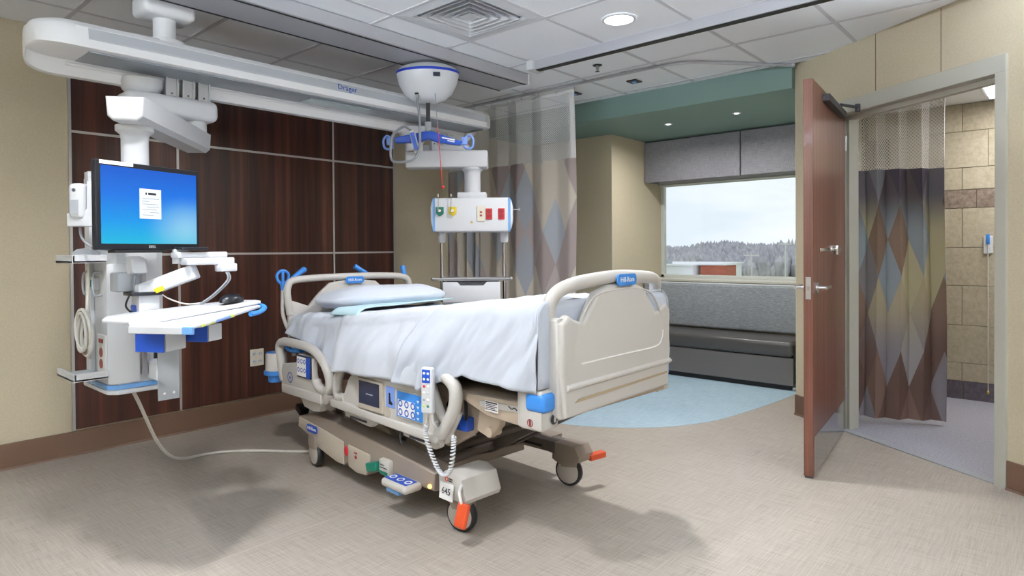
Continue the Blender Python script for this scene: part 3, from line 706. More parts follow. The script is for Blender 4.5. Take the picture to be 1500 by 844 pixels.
# handset in a holder, left of monitor
hs = thing('vital_signs_handset', 'white handheld device in a wall cradle left of the monitor', 'handset', (.845, 3.13, 1.36), math.radians(-48.65))
HM = W[hs]
b = B(HM); b.prism([(-.065, 0), (.06, 0), (.06, .185), (.02, .19), (.018, .075), (0, .05), (-.03, .048), (-.045, .06), (-.065, .055)], -.03, .04, 'y', .006); b.build('cradle', 'white_plastic', hs)
b = B(HM); b.box(-.052, .012, -.045, .02, .03, .18, .02, 4); hso = b.build('handset', 'pale_grey', hs)
b = B(HM); b.box(-.04, -.005, -.0475, -.044, .05, .11, .001); b.build('keypad', 'mid_grey', hso, 0)
b = B(HM); b.cyl((-.022, -.044, .15), (-.022, -.048, .15), .007, n=12); b.build('button', 'dark_grey', hso)
b = B(HM); b.tube(spline([(-.03, 0, .0), (-.02, 0, -.05), (.02, 0, -.085), (.09, 0, -.10)], 6), .005, 8); b.build('handset_cord', 'cable_grey', hs)
# barcode scanner / hand sanitiser holder in front of the column
bs = thing('barcode_scanner', 'white barcode scanner standing in a grey holder below the monitor', 'scanner', (.95, 3.02, 1.08))
b = B(); b.box(.905, .99, 2.96, 3.06, 1.085, 1.165, .008); b.build('holder', 'mid_grey', bs)
b = B(); b.prism([(-.04, 0), (.03, -.01), (.045, .03), (.03, .07), (-.02, .06)], -.03, .03, 'x', .01, 3); b2 = b
b2._x(b2.bm.verts[:], T(.972, 2.94, 1.165)); b2.build('scanner_head', 'white_plastic', bs)
b = B(); b.tube(spline([(.97, 2.95, 1.17), (.965, 2.95, 1.13), (.965, 2.95, 1.09)], 4), .006, 8); b.build('scanner_neck', 'cable_grey', bs)
b = B(); b.box(.93, 1.05, 2.88, 2.98, 1.07, 1.085, .004); b.build('stand_plate', 'bezel', bs)
b = B(); b.tube(spline([(.94, 2.93, 1.075), (.925, 2.93, 1.03), (.95, 2.93, 1.0), (.985, 2.95, 1.005)], 6), .004, 8); b.build('scanner_cable', 'black', bs)
# coiled white cable
cc = thing('coiled_cable', 'white cable hung in a coil on the left side of the service column', 'cable', (.86, 3.27, .80))
b = B(); pts = []
for k in range(90):
    a = k/90*2*PI*5; rr = .9+.1*math.sin(a*.37); pts.append((.865+.012*math.sin(a*.61), 3.27+.078*math.sin(a)*rr, .90+.095*math.cos(a)*rr+.01*math.sin(a*.2)))
b.tube(pts, .0065, 8); b.build('coil', 'cable_white', cc)
b = B(); b.tube(spline([(.885, 3.27, .78), (.88, 3.275, .9), (.88, 3.27, 1.03), (.885, 3.272, 1.10), (.89, 3.28, 1.2)], 6), .007, 8); b.build('hanging_lead', 'cable_white', cc)
b = B(); b.tube(spline([(.872, 3.24, 1.0), (.865, 3.27, .985), (.872, 3.30, 1.0)], 5), .006, 8); b.build('cable_wrap', 'cable_white', cc)

# keyboard arm and tray
kt = thing('keyboard_tray', 'white swing-out keyboard tray with blue bins on the service column', 'tray', (1.08, 2.75, .97))
def slab(pts, th):
    b = B(); A = [b.bm.verts.new(p) for p in pts]; C = [b.bm.verts.new((p[0], p[1], p[2]-th)) for p in pts]; n = len(pts)
    fs = [b.bm.faces.new(A), b.bm.faces.new(C[::-1])]+[b.bm.faces.new((A[i], C[i], C[(i+1) % n], A[(i+1) % n])) for i in range(n)]
    bmesh.ops.recalc_face_normals(b.bm, faces=fs); bmesh.ops.bevel(b.bm, geom=b.bm.edges[:], offset=th*.3, segments=2, profile=.5, affect='EDGES'); return b
slab([(.834, 2.605, .985), (.965, 2.374, .985), (1.02, 2.395, .99), (1.335, 2.60, 1.022), (1.30, 2.72, 1.022), (.90, 2.86, .985)], .012).build('lower_tray', 'white_plastic', kt)
slab([(.862, 2.955, .995), (.80, 2.80, .993), (.84, 2.70, .993), (.93, 2.585, 1.0), (1.345, 2.615, 1.04), (1.35, 2.665, 1.04), (1.30, 2.76, 1.04)], .014).build('keyboard_platform', 'white_plastic', kt)
ed = FR((.834, 2.605, .965), (.131, -.231, 0), (0, 0, 1))
B(ed).box(.0, .225, -.012, .014, -.004, .008, .002).build('front_drawer_edge', 'pale_grey', kt, 0)
B(ed).box(.225, .268, -.012, .016, -.005, .01, .003).build('corner_guard', 'blue_trim', kt, 0)
ed2 = FR((.968, 2.376, .985), (.37, .226, .037), (0, 0, 1))
B(ed2).box(.03, .11, -.014, .0, -.012, .010, .005).build('wrist_guard_tip', 'lime', kt)
B(ed2).box(.11, .21, -.013, .0, -.011, .010, .005).build('wrist_guard', 'blue_light', kt)
B(ed2).box(.205, .235, -.013, .0, -.011, .010, .005).build('wrist_guard_tip', 'lime', kt)
b = B(); b.tube(spline([(1.25, 2.52, .995), (1.30, 2.545, .998), (1.345, 2.585, 1.01), (1.35, 2.63, 1.018), (1.33, 2.66, 1.02)], 5), .010, 8); b.build('tray_handle', 'blue', kt)
for p, d in (((.885, 2.695, .87), 1), ((1.06, 2.665, .892), .75)):
    fm = FR(p, (.131, -.231, 0), (0, 0, 1)); L_ = .125*d
    B(fm).box(0, L_, 0, .088*d, 0, .006, .001).build('bin_front', 'blue_deep', kt, 0)
    bb = FR(p, (.131, -.231, 0), (.231, .131, 0))
    o = B(bb).box(0, L_, .006, .115*d, 0, .088*d, .003).build('bin', 'pale_grey', kt, 0)
b = B(); b.box(.965, 1.045, 2.90, 2.99, .995, 1.115, .005); b.build('arm_post', 'white_plastic', kt)
ar = FR((1.0, 2.95, 1.075), (.145, -.15, .078), (0, 0, 1)); b = B(ar); b.box(-.02, .235, -.018, .042, -.03, .03, .008, 3); b.build('swing_arm', 'white_plastic', kt)
B(ar).box(.06, .10, -.02, .0, .028, .032).build('warning_label', 'yellow', kt, 0)
b = B(); b.box(1.10, 1.30, 2.755, 2.83, 1.195, 1.225, .006).box(1.225, 1.295, 2.72, 2.79, 1.165, 1.20, .006).box(1.08, 1.29, 2.80, 2.88, 1.225, 1.25, .006); b.build('arm_head', 'white_plastic', kt)
b = B(); b.cyl((1.115, 2.86, 1.2), (1.115, 2.86, 1.262), .032); b.build('arm_knuckle', 'pale_grey', kt)
b = B(); b.box(1.09, 1.2, 2.78, 2.86, 1.258, 1.27, .003); b.build('scanner_cradle', 'bezel', kt)
for k in (0, 1):
    b = B(); b.tube(spline([(1.245+.008*k, 2.73, 1.17), (1.25+.01*k, 2.72, 1.13), (1.20+.01*k, 2.74, 1.07), (1.15+.01*k, 2.76, 1.03)], 6), .004, 8); b.build('cable', 'cable_grey', kt)
b = B(); b.tube(spline([(1.04, 2.92, 1.09), (1.07, 2.88, 1.055), (1.12, 2.82, 1.03), (1.18, 2.78, 1.035)], 6), .003, 8); b.build('cable', 'cable_white', kt)
B().box(.96, 1.0, 2.93, 2.99, .998, 1.03, .006).build('tilt_knob', 'blue_deep', kt)
# mouse
ms = thing('computer_mouse', 'black computer mouse on the keyboard tray', 'mouse', (1.25, 2.68, 1.035), .3)
def mf(u, v):
    a = v*2*PI; r = math.sin(u*PI/2); return (.058*r*math.cos(a), .032*r*math.sin(a)*(1-.15*math.cos(a)), .036*math.cos(u*PI/2)**.8+.0015)
B(W[ms]).surf(mf, 8, 24).build('mouse_shell', 'bezel', ms, 60)
b = B(W[ms]); b.box(.022, .036, -.003, .003, .026, .034, .002); b.build('scroll_wheel', 'dark_grey', ms)

# floor cable from column to bed
pc = thing('power_cable', 'pale power cable drooping from the service column to the bed across the floor', 'cable', (1.73, 4.1, 0))
b = B(); b.tube(spline([(1.06, 3.30, .618), (1.12, 3.38, .52), (1.27, 3.60, .27), (1.40, 3.78, .12), (1.53, 3.92, .04), (1.68, 4.0, .010), (1.80, 3.95, .009), (1.95, 3.80, .009), (2.08, 3.62, .009), (2.14, 3.50, .03), (2.17, 3.40, .12)], 8), .0085, 8); b.build('cable', 'cable_white', pc)

# right service column
RV = math.radians(-48.65)
s2 = thing('service_column', 'white service head with gas outlets and red sockets in front of the curtain', 'service column', (3.48, 3.46, .85), RV)
RM = T(3.48, 3.46, 0) @ RZ(RV)
b = B(); b.lathe([(.12, 2.165), (.12, 2.13), (.095, 2.09), (.07, 2.05), (.07, 1.99)], 28, T(3.14, 3.74, 0)); b.build('pivot_hub', 'white_plastic', s2)
for x in (3.30, 3.38, 3.46): connector(s2, x, 3.70, 2.08)
b = B(RM); b.box(-.46, -.02, .02, .2, 2.0, 2.06, .02, 3); b.build('upper_arm', 'white_plastic', s2)
b = B(RM); b.box(-.50, .12, -.08, .09, 1.872, 2.0, .012, 3); b.build('lower_arm', 'white_plastic', s2)
b = B(RM); b.lathe([(.085, 1.875), (.085, 1.86), (.066, 1.845), (.062, 1.83), (.062, 1.67)], 28); b.box(-.108, .108, -.09, .09, 1.635, 1.683, .006); b.build('drop_tube', 'white_plastic', s2)
b = B(RM); b.prism([(-.27, 1.385), (.27, 1.385), (.295, 1.41), (.308, 1.47), (.308, 1.57), (.295, 1.62), (.27, 1.638), (-.27, 1.638), (-.295, 1.62), (-.308, 1.57), (-.308, 1.47), (-.295, 1.41)], -.13, .13, 'y', .012, 3); b.build('service_head', 'white_plastic', s2)
for sx in (-1, 1):
    b = B(RM); b.prism([(sx*.272, 1.382), (sx*.29, 1.395), (sx*.29, 1.63), (sx*.272, 1.641)], -.133, .133, 'y'); b.build('blue_trim', 'blue_trim', s2, 0)
for x, m in ((-.235, 'green'), (-.14, 'yellow')):
    b = B(RM); b.prism([(x-.028, 1.57), (x+.028, 1.57), (x+.028, 1.52), (x, 1.50), (x-.028, 1.52)], -.15, -.13, 'y', .003); o = b.build('gas_outlet', m, s2)
    b = B(RM); b.cyl((x, -.165, 1.54), (x, -.15, 1.54), .012); b.tube([(x-.01, -.155, 1.545), (x-.01, -.155, 1.655)], .003, 6); b.cyl((x-.01, -.155, 1.645), (x-.01, -.155, 1.665), .007); b.build('outlet_stem', 'chrome', o)
b = B(RM); b.box(.04, .10, -.136, -.13, 1.46, 1.575, .002); o = b.build('data_plate', 'outlet_ivory', s2, 0)
for z in (1.505, 1.53): B(RM).box(.062, .078, -.1385, -.136, z-.007, z+.007).build('data_jack', 'red_dark', o, 0)
for x in (.13, .222):
    b = B(RM); b.box(x-.024, x+.024, -.138, -.13, 1.475, 1.557, .003); o = b.build('red_socket', 'red', s2, 0)
    for z in (1.50, 1.535): B(RM).cyl((x, -.14, z), (x, -.136, z), .016, n=14).build('socket_face', 'red_dark', o)
B(RM).prism([(-.012, 1.448), (.012, 1.448), (0, 1.468)], -.1325, -.13, 'y').build('warning_sign', 'brass', s2, 0)
b = B(RM); b.cyl((.30, -.02, 1.555), (.35, -.02, 1.555), .006).cyl((.345, -.02, 1.555), (.362, -.02, 1.555), .016); b.build('side_knob', 'chrome', s2)
for x in (-.235, .24):
    b = B(RM); b.lathe([(.030, 1.385), (.030, 1.32), (.024, 1.305), (0, 1.305)], 20, T(x, 0, 0)); o = b.build('post_collar', 'white_plastic', s2)
    b = B(RM); b.cyl((x, 0, .82), (x, 0, 1.31), .015); b.build('post', 'chrome', s2)
b = B(RM); b.cyl((-.29, -.15, 1.035), (.29, -.15, 1.035), .008); b.ball((-.29, -.15, 1.035), .014).ball((.29, -.15, 1.035), .014); b.build('front_rail', 'steel', s2)
b = B(RM); b.box(-.25, .25, -.15, .13, 1.02, 1.035, .004); b.build('shelf', 'pale_grey', s2)
b = B(RM); b.prism([(-.215, .862), (.21, .862), (.21, 1.012), (.11, 1.012), (.085, .985), (-.085, .985), (-.11, 1.012), (-.215, 1.012)], -.16, -.14, 'y', .004); dr = b.build('drawer_front', 'white_plastic', s2)
b = B(RM); b.box(-.2, .195, -.14, .12, .865, 1.015); b.build('drawer_body', 'dark_grey', s2, 0)
b = B(RM); b.box(-.235, .235, -.155, .13, .85, .862, .003); b.build('base_plate', 'mid_grey', s2)

# ================================================================== BED
TH = -.06; OX, OY = 2.425, 2.52
bed = thing('hospital_bed', 'beige electric hospital bed with side rails and blue corner bumpers', 'bed', (OX, OY, 0), TH)
BM = W[bed]
def bb(): return B(BM)
FW = I()
# --- casters
def caster(x, y, a, pedal=None):
    M = BM @ T(x, y, 0) @ RZ(a)   # wheel axis = local x
    b = B(M); b.lathe([(.045, -.019), (.068, -.019), (.0755, -.012), (.077, 0), (.0755, .012), (.068, .019), (.045, .019)], 32, T(0, 0, .077) @ Matrix.Rotation(PI/2, 4, 'Y'))
    w = b.build('caster_wheel', 'tyre', bed)
    b = B(M); b.lathe([(0, -.026), (.052, -.026), (.063, -.019), (.063, .019), (.052, .026), (0, .026)], 28, T(0, 0, .077) @ Matrix.Rotation(PI/2, 4, 'Y')); b.build('wheel_disc', 'caster_disc', w)
    b = B(M); b.prism([(-.055, .11), (.03, .10), (.05, .13), (.045, .185), (-.055, .185)], -.034, .034, 'x', .008); b.build('caster_fork', 'base_taupe', w)
caster(-.42, -.50, .25); caster(.335, -.49, .2); caster(-.44, .77, -.12); caster(.40, .80, .1)
# --- base: left beam, head pods, right beam, cross members
b = bb(); b.prism([(.93, .265), (.95, .24), (.94, .20), (.87, .175), (.76, .165), (.70, .12), (.50, .085), (.43, .085), (.40, .10), (.30, .075), (.22, .08), (.16, .13), (-.35, .145), (-.36, .23), (.10, .275), (.55, .30), (.80, .30)], -.46, -.33, 'x', .012, 3); b.build('base_cover_left', 'base_taupe', bed)
b = bb(); b.prism([(.93, .262), (.94, .205), (.76, .168), (.70, .125), (.50, .09), (.43, .09), (.43, .215), (.60, .235)], -.466, -.45, 'x', .005); b.build('base_cover_face', 'bed_plastic_dark', bed)
b = bb(); b.prism([(.38, .21), (.38, .095), (.30, .078), (.21, .085), (.17, .13), (.17, .20)], -.466, -.45, 'x', .005); b.build('base_cover_face', 'bed_plastic_dark', bed)
b = bb(); b.prism([(.93, .26), (.94, .20), (.7, .13), (-.35, .145), (-.36, .23), (.55, .29), (.80, .30)], .33, .44, 'x', .012); b.build('base_cover_right', 'base_taupe', bed)
b = bb(); b.prism([(.80, .30), (.60, .335), (.50, .345), (.40, .34), (.2, .30), (.15, .24), (.8, .24)], -.33, .33, 'x', .02); b.build('base_hood', 'base_taupe', bed)
b = bb(); b.cyl((-.33, .70, .34), (.33, .70, .34), .05); b.build('lift_motor', 'base_dark', bed)
b = bb(); b.box(-.40, .40, -.06, .02, .13, .21, .01); b.build('cross_member', 'base_dark', bed)
b = bb(); b.prism([(.20, .225), (-.02, .255), (-.10, .235), (-.18, .228), (-.56, .228), (-.56, .165), (-.40, .165), (-.36, .185), (-.20, .175), (-.10, .14), (.20, .14)], .285, .385, 'x', .006); b.build('side_beam_right', 'base_dark', bed)
b = bb(); b.prism([(-.40, .19), (-.50, .19), (-.53, .14), (-.45, .11), (-.40, .13)], .30, .36, 'x', .005); b.build('beam_bracket', 'base_taupe', bed)
b = bb(); b.box(.283, .288, -.34, -.08, .183, .196); b.build('beam_slot', 'black', bed, 0)
b = bb(); b.prism([(-.575, .232), (-.605, .19), (-.60, .155), (-.565, .148), (-.44, .150), (-.44, .232)], .275, .395, 'x', .006); b.build('beam_end_right', 'base_taupe', bed)
b = bb(); b.box(-.40, -.32, -.55, .20, .15, .225, .008); b.build('side_beam_left', 'base_dark', bed)
b = bb(); b.cyl((-.36, -.20, .215), (.30, -.20, .215), .022, n=14); b.build('brake_shaft', 'base_dark', bed)
b = bb(); b.box(-.36, .33, -.17, -.11, .12, .17, .006); b.build('cross_member', 'base_taupe', bed)
# left foot pod (light cover with asset tag)
b = bb(); pod = [(-.43, .25), (-.43, .175), (-.45, .165), (-.605, .165), (-.615, .185), (-.585, .265), (-.52, .285), (-.47, .28)]
b.prism(pod, -.495, -.285, 'x', .007, 2); b.build('foot_pod_left', 'bed_plastic', bed)
tg = FR(BM @ Vector((-.508, -.50, .20)), BM.to_3x3() @ Vector((0, -1, 0)), BM.to_3x3() @ Vector((.12, 0, 1)))
b = B(tg); b.box(-.045, .045, -.036, .036, -.002, .002, .001, 1); tgo = b.build('asset_tag', 'label_white', bed, 0)
text('645', .04, tg @ T(0, 0, .0025), 'ink', tgo)
lg = FR(BM @ Vector((-.4965, -.50, .250)), BM.to_3x3() @ Vector((0, -1, 0)), BM.to_3x3() @ Vector((0, 0, 1)))
B(lg).lathe([(.007, .0), (.0075, .0015), (.011, .0015), (.0115, 0)], 18, T(-.012, 0, 0)).build('printed_ring', 'orange', bed)
B(lg).box(.002, .028, .002, .006, 0, .0008).box(.0, .026, -.008, -.004, 0, .0008).build('printed_lines', 'ink', bed, 0)
b = bb(); b.tube(spline([(-.49, -.585, .245), (-.51, -.59, .225), (-.515, -.60, .20), (-.51, -.605, .17)], 4), .007, 8); b.build('pedal_arm', 'label_white', bed)
b = B(BM @ T(-.515, -.615, .14) @ Matrix.Rotation(.3, 4, 'Y')); b.box(-.012, .012, -.032, .032, -.06, .04, .008, 3); b.build('brake_pedal', 'orange', bed)
b = B(BM @ T(.425, -.60, .165) @ RZ(-.15)); b.box(-.055, .055, -.022, .022, -.02, .012, .006, 3); b.build('brake_pedal', 'orange', bed)
b = B(BM @ T(-.42, .965, .285) @ Matrix.Rotation(.5, 4, 'X')); b.box(-.03, .03, -.02, .05, -.02, .02, .006); b.build('head_pedal', 'black', bed)
# hand badges, switches
def badge(M, w, h, s, parent, bg='blue_deep', th=.004):
    b = B(M); n = 8; pts = []
    for (cx, cy, a0) in ((w/2-h/2*.8, h/2-h/2*.8, 0), (-w/2+h/2*.8, h/2-h/2*.8, PI/2), (-w/2+h/2*.8, -h/2+h/2*.8, PI), (w/2-h/2*.8, -h/2+h/2*.8, 1.5*PI)):
        for k in range(n+1): a = a0+k/n*PI/2; pts.append((cx+h/2*.8*math.cos(a), cy+h/2*.8*math.sin(a)))
    b.prism(pts, 0, th, 'z'); o = b.build('badge', bg, parent, 0)
    text(s, h*.62, M @ T(0, 0, th+.0005), 'label_white', o); return o
def sideM(y, z, x=-.467, tilt=0): return FR(BM @ Vector((x, y, z)), BM.to_3x3() @ Vector((0, -1, tilt)), BM.to_3x3() @ Vector((0, 0, 1)))
badge(sideM(.765, .222, -.468), .12, .045, 'Hill-Rom', bed)
b = bb(); b.ball((-.452, .405, .17), .02, (1, 1, 1.6)); b.build('warning_lamp', 'red', bed)
b = B(sideM(.30, .16, -.467)); b.prism([(-.014, 0), (0, -.012), (.014, 0), (0, .012)], 0, .001); b.box(-.014, .014, .018, .026, 0, .001); b.build('warning_mark', 'red_dark', bed, 0)
b = B(BM @ T(-.475, .125, .155) @ Matrix.Rotation(-.25, 4, 'X')); b.box(-.02, .02, -.055, .04, -.022, .022, .006); b.build('steer_pedal', 'green', bed)
b = bb(); b.box(-.485, -.45, -.03, .06, .135, .215, .01); so_ = b.build('caster_switch_box', 'bed_plastic', bed)
B(sideM(.015, .185, -.4855)).box(-.03, .03, -.012, -.008, 0, .001).box(-.03, .005, .002, .006, 0, .001).build('switch_marks', 'ink', so_, 0)
B(sideM(.015, .15, -.4855)).box(-.034, .034, -.008, .008, 0, .001).build('green_stripe', 'green', so_, 0)
b = B(BM @ T(-.50, -.165, .15)); b.box(-.06, .045, -.10, .10, -.022, .018, .018, 4); fp = b.build('foot_control', 'bed_plastic', bed)
B(BM @ T(-.51, -.165, .1685)).box(-.035, .035, -.085, .085, 0, .002, .001).build('foot_control_pads', 'blue_deep', fp, 0)
for y in (-.075, 0, .075):
    b = B(BM @ T(-.51, -.165+y*.8, .1705)); b.lathe([(.012, 0), (.016, .001), (.02, 0)], 14); b.build('pad_symbol', 'label_white', fp)
b = B(BM @ T(-.50, -.15, .118)); b.box(-.05, .03, -.05, .05, -.008, .01, .005); b.build('foot_control_lever', 'blue_trim', fp)
b = bb(); b.ball((-.462, -.325, .165), .010); b.build('night_light', 'night_light', bed)
# --- lift arms and deck
for x in (-.30, .26):
    b = bb(); b.prism([(.18, .20), (.28, .22), (.05, .50), (-.12, .50)], x, x+.05, 'x', .008); b.build('lift_arm', 'base_dark', bed)
b = bb(); b.prism([(-.02, .17), (.06, .17), (-.30, .52), (-.42, .52)], -.29, -.25, 'x', .008); b.build('lift_arm', 'base_taupe', bed)
b = bb(); b.prism([(-.18, .17), (-.10, .18), (-.70, .54), (-.78, .50)], .05, .10, 'x', .008); b.build('lift_arm', 'base_dark', bed)
b = bb(); b.prism([(-.18, .17), (-.10, .18), (-.70, .54), (-.78, .50)], .22, .27, 'x', .008); b.build('lift_arm', 'base_dark', bed)
b = bb(); b.cyl((.0, -.60, .43), (.29, -.60, .43), .026); b.build('lift_axle', 'steel', bed)
b = bb(); b.cyl((-.10, -.15, .24), (.06, -.62, .45), .022); b.build('lift_actuator', 'base_dark', bed)
b = bb(); b.box(-.42, .42, -1.02, 1.02, .575, .635, .008); b.build('deck', 'bed_frame', bed)
b = bb(); b.prism([(-.54, .63), (-.98, .645), (-1.0, .60), (-.93, .545), (-.70, .555), (-.54, .60)], -.45, -.41, 'x', .006); b.build('foot_side_plate', 'bed_frame', bed)
b = bb(); b.prism([(-.66, .615), (-.92, .625), (-.92, .60), (-.66, .59)], -.455, -.449, 'x', .002); b.build('label_strip', 'bed_plastic', bed, 0)
B(sideM(-.735, .60, -.456)).box(-.04, .04, -.022, .022, 0, .001).build('rating_label', 'label_white', bed, 0)
for k in range(5): B(sideM(-.735, .615-k*.007, -.4575)).box(-.035, .035-.012*(k % 2), -.0015, .0015+.002*(k == 0), 0, .0004).build('label_print', 'ink', bed, 0)
B(sideM(-.86, .613, -.4565)).tube(spline([(-.025, .006, 0), (-.015, .0, 0), (-.005, -.003, 0), (.005, .003, 0), (.015, .001, 0), (.022, -.005, 0)], 4), .0022, 6).build('swoosh_mark', 'ink', bed)
b = bb(); b.prism([(-.10, .55), (-.62, .585), (-.62, .50), (-.48, .40), (-.36, .33), (-.20, .33), (-.05, .42)], -.36, -.33, 'x', .006); b.build('deck_gusset', 'bed_frame', bed)
b = bb(); b.prism([(-.60, .57), (-.74, .575), (-.72, .50), (-.66, .44), (-.58, .46)], -.40, -.36, 'x', .006); b.cyl((-.41, -.665, .47), (-.35, -.665, .47), .022); b.build('pivot_bracket', 'bed_frame', bed)
b = bb(); b.box(-.41, -.36, -.52, -.42, .44, .50, .006); b.build('blue_module', 'blue_deep', bed)
b = bb(); b.tube(spline([(-.43, -.50, .58), (-.44, -.47, .55), (-.44, -.43, .55), (-.42, -.42, .57)], 5), .006, 8); b.tube([(-.42, -.53, .60), (-.42, -.535, .50)], .008, 8); b.build('hose', 'black', bed)

# --- mattress, sheets
def ztop(y):
    P_ = [(1.08, .855), (.9, .87), (.6, .89), (.35, .903), (.1, .915), (-.1, .945), (-.3, .975), (-.6, 1.005), (-1.06, 1.03)]
    for (a, za), (c, zc) in zip(P_, P_[1:]):
        if y >= c: t = min(1, max(0, (a-y)/(a-c))); return za+(zc-za)*t
    return P_[-1][1]
mt = thing('mattress', 'dark navy hospital mattress showing below the white bedding', 'mattress', (OX, OY, .64), TH)
def mtf(u, v):
    y = -.97+u*2.02; a = v*2*PI; e = 4
    c, s = math.cos(a), math.sin(a); r = (abs(c)**e+abs(s)**e)**(-1/e); zt = ztop(y)-.03; zc = (zt+.64)/2
    return (.43*r*c if c < 0 else .39*r*c, y, zc+(zt-.64)/2*r*s)
b = B(BM); b.surf(mtf, 24, 40)
b.bm.verts.ensure_lookup_table(); b.build('mattress_body', 'mattress_navy', mt, 60)
def drape(y0, y1, hemL, off, nu, nv, xr=.47, wr=.010, seedv=0, xq=.40, pinch=None, bulge=None):
    """cloth over the mattress: u along the bed, v across from the left hem over the top to the right hem"""
    def f(u, v):
        y = y0+(y1-y0)*u
        zt = ztop(y)+off; hl = hemL(y) if callable(hemL) else hemL; hr = .70
        Ls = max(.02, zt-hl-.06); Lt = xr+xq-.12+2*off; Lr = zt-hr-.06; arcL = .06*PI/2
        tot = Ls+arcL+Lt+arcL+Lr; s = v*tot
        x0 = -xr-off
        if s < Ls: x, z = x0, hl+s; n = (-1, 0); amp = 1
        elif s < Ls+arcL: a = (s-Ls)/.06; x, z = x0+.06-.06*math.cos(a), zt-.06+.06*math.sin(a); n = (-math.cos(a), math.sin(a)); amp = .8
        elif s < Ls+arcL+Lt: x, z = x0+.06+(s-Ls-arcL), zt; n = (0, 1); amp = .55
        elif s < Ls+2*arcL+Lt: a = (s-Ls-arcL-Lt)/.06; x, z = xq+off-.06+.06*math.sin(a), zt-.06+.06*math.cos(a); n = (math.sin(a), math.cos(a)); amp = .8
        else: x, z = xq+off, zt-.06-(s-Ls-2*arcL-Lt); n = (1, 0); amp = 1
        w = noise.noise((x*5+seedv, y*5, z*3))*wr*1.5 + noise.noise((x*9+seedv, y*14+z*5, z*6))*wr*.9 + noise.noise((x*20+seedv, y*34+z*9, z*12))*wr*.32
        if s < Ls: w += .014*math.sin(y*26+noise.noise((y*3, seedv, z*2))*3)*(1-s/Ls) + .02*(1-s/Ls)
        d = w*amp
        if bulge and s < Ls: x -= bulge(y)*math.sin(min(1, (1-s/Ls)*1.6)*PI/2)
        if pinch: x, y, z = pinch(x, y, z)
        return (x+n[0]*d, y, z+n[1]*d)
    b = B(BM); b.surf(f, nu, nv); return b
def hem_sheet(y):
    P_ = [(1.06, .75), (1.0, .735), (.69, .68), (.54, .605), (.3, .60)]
    for (a, za), (c, zc) in zip(P_, P_[1:]):
        if y >= c: t = min(1, max(0, (a-y)/(a-c))); return za+(zc-za)*t
    return .6
def hem_blanket(y):
    P_ = [(.5, .60), (.45, .595), (.3, .628), (0, .641), (-.27, .641), (-.38, .63), (-.47, .675), (-.60, .725), (-.73, .713), (-1.05, .708)]
    for (a, za), (c, zc) in zip(P_, P_[1:]):
        if y >= c: t = min(1, max(0, (a-y)/(a-c))); return za+(zc-za)*t
    return .688
def bulge(y):
    return .055*max(0, min(1, (y+.50)/.12))*max(0, min(1, (.46-y)/.1))
sh = thing('fitted_sheet', 'wrinkled white fitted sheet over the head end of the bed', 'sheet', (OX, OY, .70), TH)
drape(1.07, .22, hem_sheet, .0, 70, 110, .455, .016, 3).build('sheet_cloth', 'sheet_white', sh, 60)
bk = thing('blanket', 'white thermal blanket draped over the middle of the bed', 'blanket', (OX, OY, .62), TH)
o = drape(.42, -.42, hem_blanket, .012, 80, 120, .47, .012, 11, bulge=bulge).build('blanket_cloth', 'blanket_white', bk, 60)
def shear(x, y, z): return x, y-.12*max(0, min(1, (z-.66)/.30))*(1 if y > -.9 else max(0, (y+1.04)/.14)), z
bp_ = thing('bedspread', 'white bedspread folded over the foot end of the bed against the footboard', 'bedspread', (OX, OY, .69), TH)
drape(-.20, -1.03, hem_blanket, .022, 90, 130, .475, .017, 29, pinch=shear, bulge=bulge).build('bedspread_cloth', 'sheet_white', bp_, 60)
def flap(u, v):
    x = -.50+.91*u; z = .72+(ztop(-1.02)+.022-.72)*v; return (x, -1.032-.006*math.sin(v*PI)+noise.noise((x*6, z*5, 4))*.008, z-.03*(max(0, abs(u-.5)*2-.9)/.1)**2*v)
b = B(BM); b.surf(flap, 30, 10); b.build('end_flap', 'sheet_white', bp_, 60)
for oo in (sh, bk, bp_):
    for c in [q for q in bpy.data.objects if q.parent == oo]:
        md = c.modifiers.new('thickness', 'SOLIDIFY'); md.thickness = .004; md.offset = 1
# blue pad
pd = thing('underpad', 'pale blue disposable underpad lying below the pillow', 'pad', (OX, OY, .9), TH)
def padf(u, v):
    x = -.46+.92*u; y = .28+.32*u+.28*v
    z = ztop(y)+.036+noise.noise((x*5, y*6, 2))*.003-.08*(max(0, -.385-x)/.115)**2
    return (x, y, z)
b = B(BM); b.surf(padf, 44, 14); po = b.build('pad_sheet', 'pad_blue', pd, 60); md = po.modifiers.new('thickness', 'SOLIDIFY'); md.thickness = .006; md.offset = 1
# pillow
pl = thing('pillow', 'white pillow resting against the headboard', 'pillow', (OX, OY, .9), TH)
def pf(u, v):
    a = -PI/2+u*PI; t = v*2*PI; e = 3.2
    c, s = math.cos(t), math.sin(t); r = (abs(c)**e+abs(s)**e)**(-1/e)
    rr = math.cos(a)**.42; x = .43*r*c*rr; y = .225*r*s*rr
    k = max(0, 1-(abs(x)/.435)**4.5)*max(0, 1-(abs(y)/.23)**4)
    z = math.copysign(1, math.sin(a))*abs(math.sin(a))**.7*(.018+.066*k*(1+.25*noise.noise((x*4, y*5, 1))))+noise.noise((x*11, y*11, u))*.006
    ys = y+.82; z = max(z, -.045)+ztop(ys)+.07+.25*max(0, y)*.35
    return (x+.06, ys, z)
b = B(BM); b.surf(pf, 28, 64); b.build('pillow_body', 'sheet_white', pl, 70)

